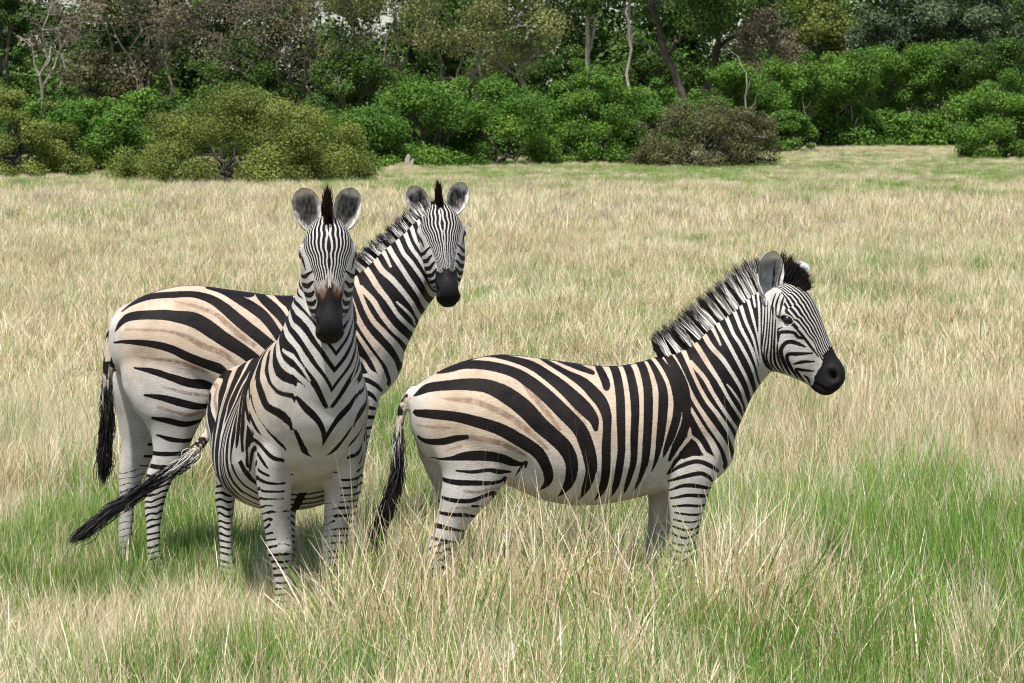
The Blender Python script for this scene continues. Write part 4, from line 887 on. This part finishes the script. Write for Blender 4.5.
# woodland behind, taller than the frame
big = [(158,108,200,-70,'brown','mid','thin-leaved brown tree with a forked dark trunk behind the broad olive bush',8.,.12,9000,.30,.13,True),
 (55,104,110,-60,'brown','pale','pale many-stemmed tree showing through at the upper left',0,.08,3200,.32,.12,True),
 (8,118,80,-60,'deep','dark','dark green tree at the far upper left corner',0,.13,16000,.2,.2,False),
 (290,110,200,-50,'brown','mid','brownish thin crown left of the yellow-green canopies',0,.10,11000,.25,.16,True),
 (375,108,150,-60,'yellow','mid','yellow-green spreading canopy above the small green bushes',0,.11,14000,.25,.18,True),
 (485,104,170,-60,'yellow','mid','wide pale green canopy above the centre of the wood',0,.11,20000,.28,.18,True),
 (440,112,100,20,'deep','dark','dark tree filling the gap beneath the pale canopies',0,.14,16000,.12,.3,False),
 (585,110,90,-60,'deep','pale','tree with pale twin trunks over the creeper-covered tree',0,.12,8000,.62,.16,False),
 (632,112,70,-70,'deep','pale','tall tree with one thin pale trunk behind the young green bushes',0,.12,7000,.65,.09,False),
 (697,112,210,-60,'deep','dark','large dark tree with spreading black limbs above the brownish bush',0,.13,24000,.52,.26,True),
 (760,110,100,10,'brown','mid','brownish thicket right of the large dark tree',0,.11,9000,.15,.12,True),
 (815,112,120,-20,'olive','mid','olive tree behind the slender stand',0,.13,18000,.15,.15,False),
 (880,116,150,-30,'grey','dark','grey-green tree with a dense rounded crown, upper right',0,.14,30000,.15,.2,False),
 (975,116,150,-40,'grey','dark','grey-green tree with a pale trunk at the upper right corner',0,.14,30000,.2,.2,False),
 (245,112,120,40,'deep','dark','dark tree low behind the broad olive bush',0,.14,16000,.1,.2,False),
 (345,112,110,50,'deep','dark','dark tree low behind the yellow-green canopy',0,.14,14000,.1,.2,False),
 (120,112,120,50,'dull','dark','dull tree behind the bright left bush',0,.14,14000,.1,.2,False),
 (530,112,110,30,'deep','dark','dark tree low beside the creeper-covered tree',0,.14,16000,.1,.2,False),
 (660,114,110,30,'deep','dark','dark tree low behind the fresh green bush',0,.14,16000,.1,.2,False),
 (755,116,110,40,'deep','dark','dark tree low behind the short leafy trees',0,.14,14000,.1,.2,False),
 (910,118,140,40,'deep','dark','dark tree low beneath the grey-green crowns',0,.14,16000,.1,.2,False)]
rr = np.random.RandomState(5)
for k, (px, _, wp, ty, lf, bk, lab, _, ls, n, cb, tr, multi) in enumerate(big):
    P_('woodland_tree', lab, 'tree', px, 0, wp, ty, lf, bk, n, ls*1.15, 300+k, cb=cb, trunk=cb*.9, ncl=64, clr=.10, lobes=6, group=WT, dist=((130 if 'low' in lab or 'filling' in lab else 112) if px < 640 else (134 if 'low' in lab else 125))+rr.rand()*7, tr=tr*1.05, multi=multi, open_=1 if lf in ('brown', 'yellow') else 0)
# far wood: one mass of crowns nobody could count
rnd = np.random.RandomState(77); nc = 900
C_ = np.stack([rnd.rand(nc)*100-50, 138+rnd.rand(nc)*22, rnd.rand(nc)**.85*11.5+.3], 1); cr = 1.0+1.3*rnd.rand(nc)
pxx = C_[:, 0]/C_[:, 1]*F+512
gap = ((np.abs(pxx-62) < 26) | (np.abs(pxx-318) < 16) ) & (C_[:, 2] > 7.2); C_, cr = C_[~gap], cr[~gap]
V, Q, tint = leaves(C_, cr, 340000, .31, rnd, .8)
tag(link('far_woodland', mesh_np('far_woodland', V, [Q], {'tint': tint}, smooth=False), LEAF['deep']), 'deep shadowed woodland mass seen between the trunks', 'woodland', kind='stuff')
US = 'shadowy undergrowth bushes closing the wood edge'
for k in range(30):
    px = -10+k*36+rr.randint(-9, 9); D_ = (96 if px < 620 else 113)+rr.rand()*6
    ty = 92+rr.randint(-16, 12) if px < 620 else 98+rr.randint(-22, 8)
    P_('shrub', 'deep green undergrowth bush in the unbroken shaded line at the foot of the wood', 'bush', px, 0, 78+rr.randint(-8, 20), ty, ('deep', 'bright', 'deep')[k % 3] if px < 640 else 'bright', 'dark', 7000, .15, 500+k, ncl=34, clr=.15, group=US, dist=D_)
# bare white branch and stump on its mound
def snag(name, lab, px, by, ty, seed, dist=None, r=.05, lean=.2):
    rnd = np.random.RandomState(seed); gx, D, _ = ground_at(px, by)
    if dist: D = dist; gx = (px-512)/F*(D+.2)
    m = (D+.2)/F; H = CAM_H-(ty-102)*m; root = empty(name, (gx, D, float(gz(gx, D))))
    main = bent((0, 0, -.05), (lean*H*.3, 0, H*.75), rnd, 8, .04); ps = [(main, np.linspace(r, r*.5, 8))]
    link('trunk', mesh_np('trunk', *[(lambda t: t[0])(tubes(ps, 7)), [tubes(ps, 7)[1]]]), BARK['pale'], root)
    for k in range(4):
        e = main[4+k % 4]; p = bent(e, e+np.array([rnd.randn()*.25*H*.6, rnd.randn()*.2, H*(.12+.16*rnd.rand())]), rnd, 5, .08); tv, tf = tubes([(p, np.linspace(r*.45, r*.12, 5))], 6)
        link('branch', mesh_np('branch', tv, [tf]), BARK['pale'], root)
    return tag(root, lab, 'dead tree')
snag('dead_tree', 'bare forked white branch rising above the short leafy trees', 738, 152, 48, 401, dist=103)
snag('dead_tree', 'thin bare leaning stem at the left front of the slender stand', 812, 152, 92, 402, dist=108, r=.035, lean=-.6)
def mound(lab, px, by, wpx, hpx, seed, kind='earth_mound'):
    gx, D, _ = ground_at(px, by); m = D/F; W = wpx*m/2; H = hpx*m; rnd = np.random.RandomState(seed); V = []; Q = []; nr, na_ = 9, 28
    for i in range(nr):
        r = i/(nr-1); z = H*(math.cos(r*math.pi)*.5+.5)
        for j in range(na_):
            a = j/na_*6.283; k = 1+.18*math.sin(a*3+seed)+.08*rnd.randn(); V.append((math.cos(a)*W*r*k, math.sin(a)*W*.8*r*k, z*(1+.12*rnd.randn()*(r < .9))-.04))
    for i in range(nr-1):
        for j in range(na_): Q.append((i*na_+j, i*na_+(j+1) % na_, (i+1)*na_+(j+1) % na_, (i+1)*na_+j))
    m_, t, b = new_mat('mound_earth'); co = nd(t, 'ShaderNodeTexCoord').outputs['Object']
    t.links.new(ramp(t, tnoise(t, 4, 6, co), [(.3, (.10, .11, .035)), (.55, (.19, .165, .08)), (.75, (.26, .22, .12))]), b.inputs['Base Color']); b.inputs['Roughness'].default_value = .95
    o = link(kind, mesh_np(kind, V, [np.array(Q)]), m_); o.location = (gx, D, float(gz(gx, D))); return tag(o, lab, 'earth mound')
mound('low grassy mound carrying a weathered stump, right of the broad olive bush', 403, 174, 90, 11, 3)
mound('low bare mound at the left front of the broad olive bush', 97, 180, 46, 6, 5)
gx, D, _ = ground_at(408, 174); rnd = np.random.RandomState(9)
root = empty('tree_stump', (gx, D, .2+float(gz(gx, D))))
tv, tf = tubes([(bent((0, 0, -.1), (.02, 0, .42), rnd, 6, .05), np.array([.14, .12, .10, .09, .07, .02])), (bent((.08, 0, .0), (.16, 0, .28), rnd, 4, .05), np.array([.07, .06, .05, .01]))], 9)
link('trunk', mesh_np('trunk', tv, [tf]), BARK['pale'], root); tag(root, 'weathered grey stump standing on the low mound', 'stump')
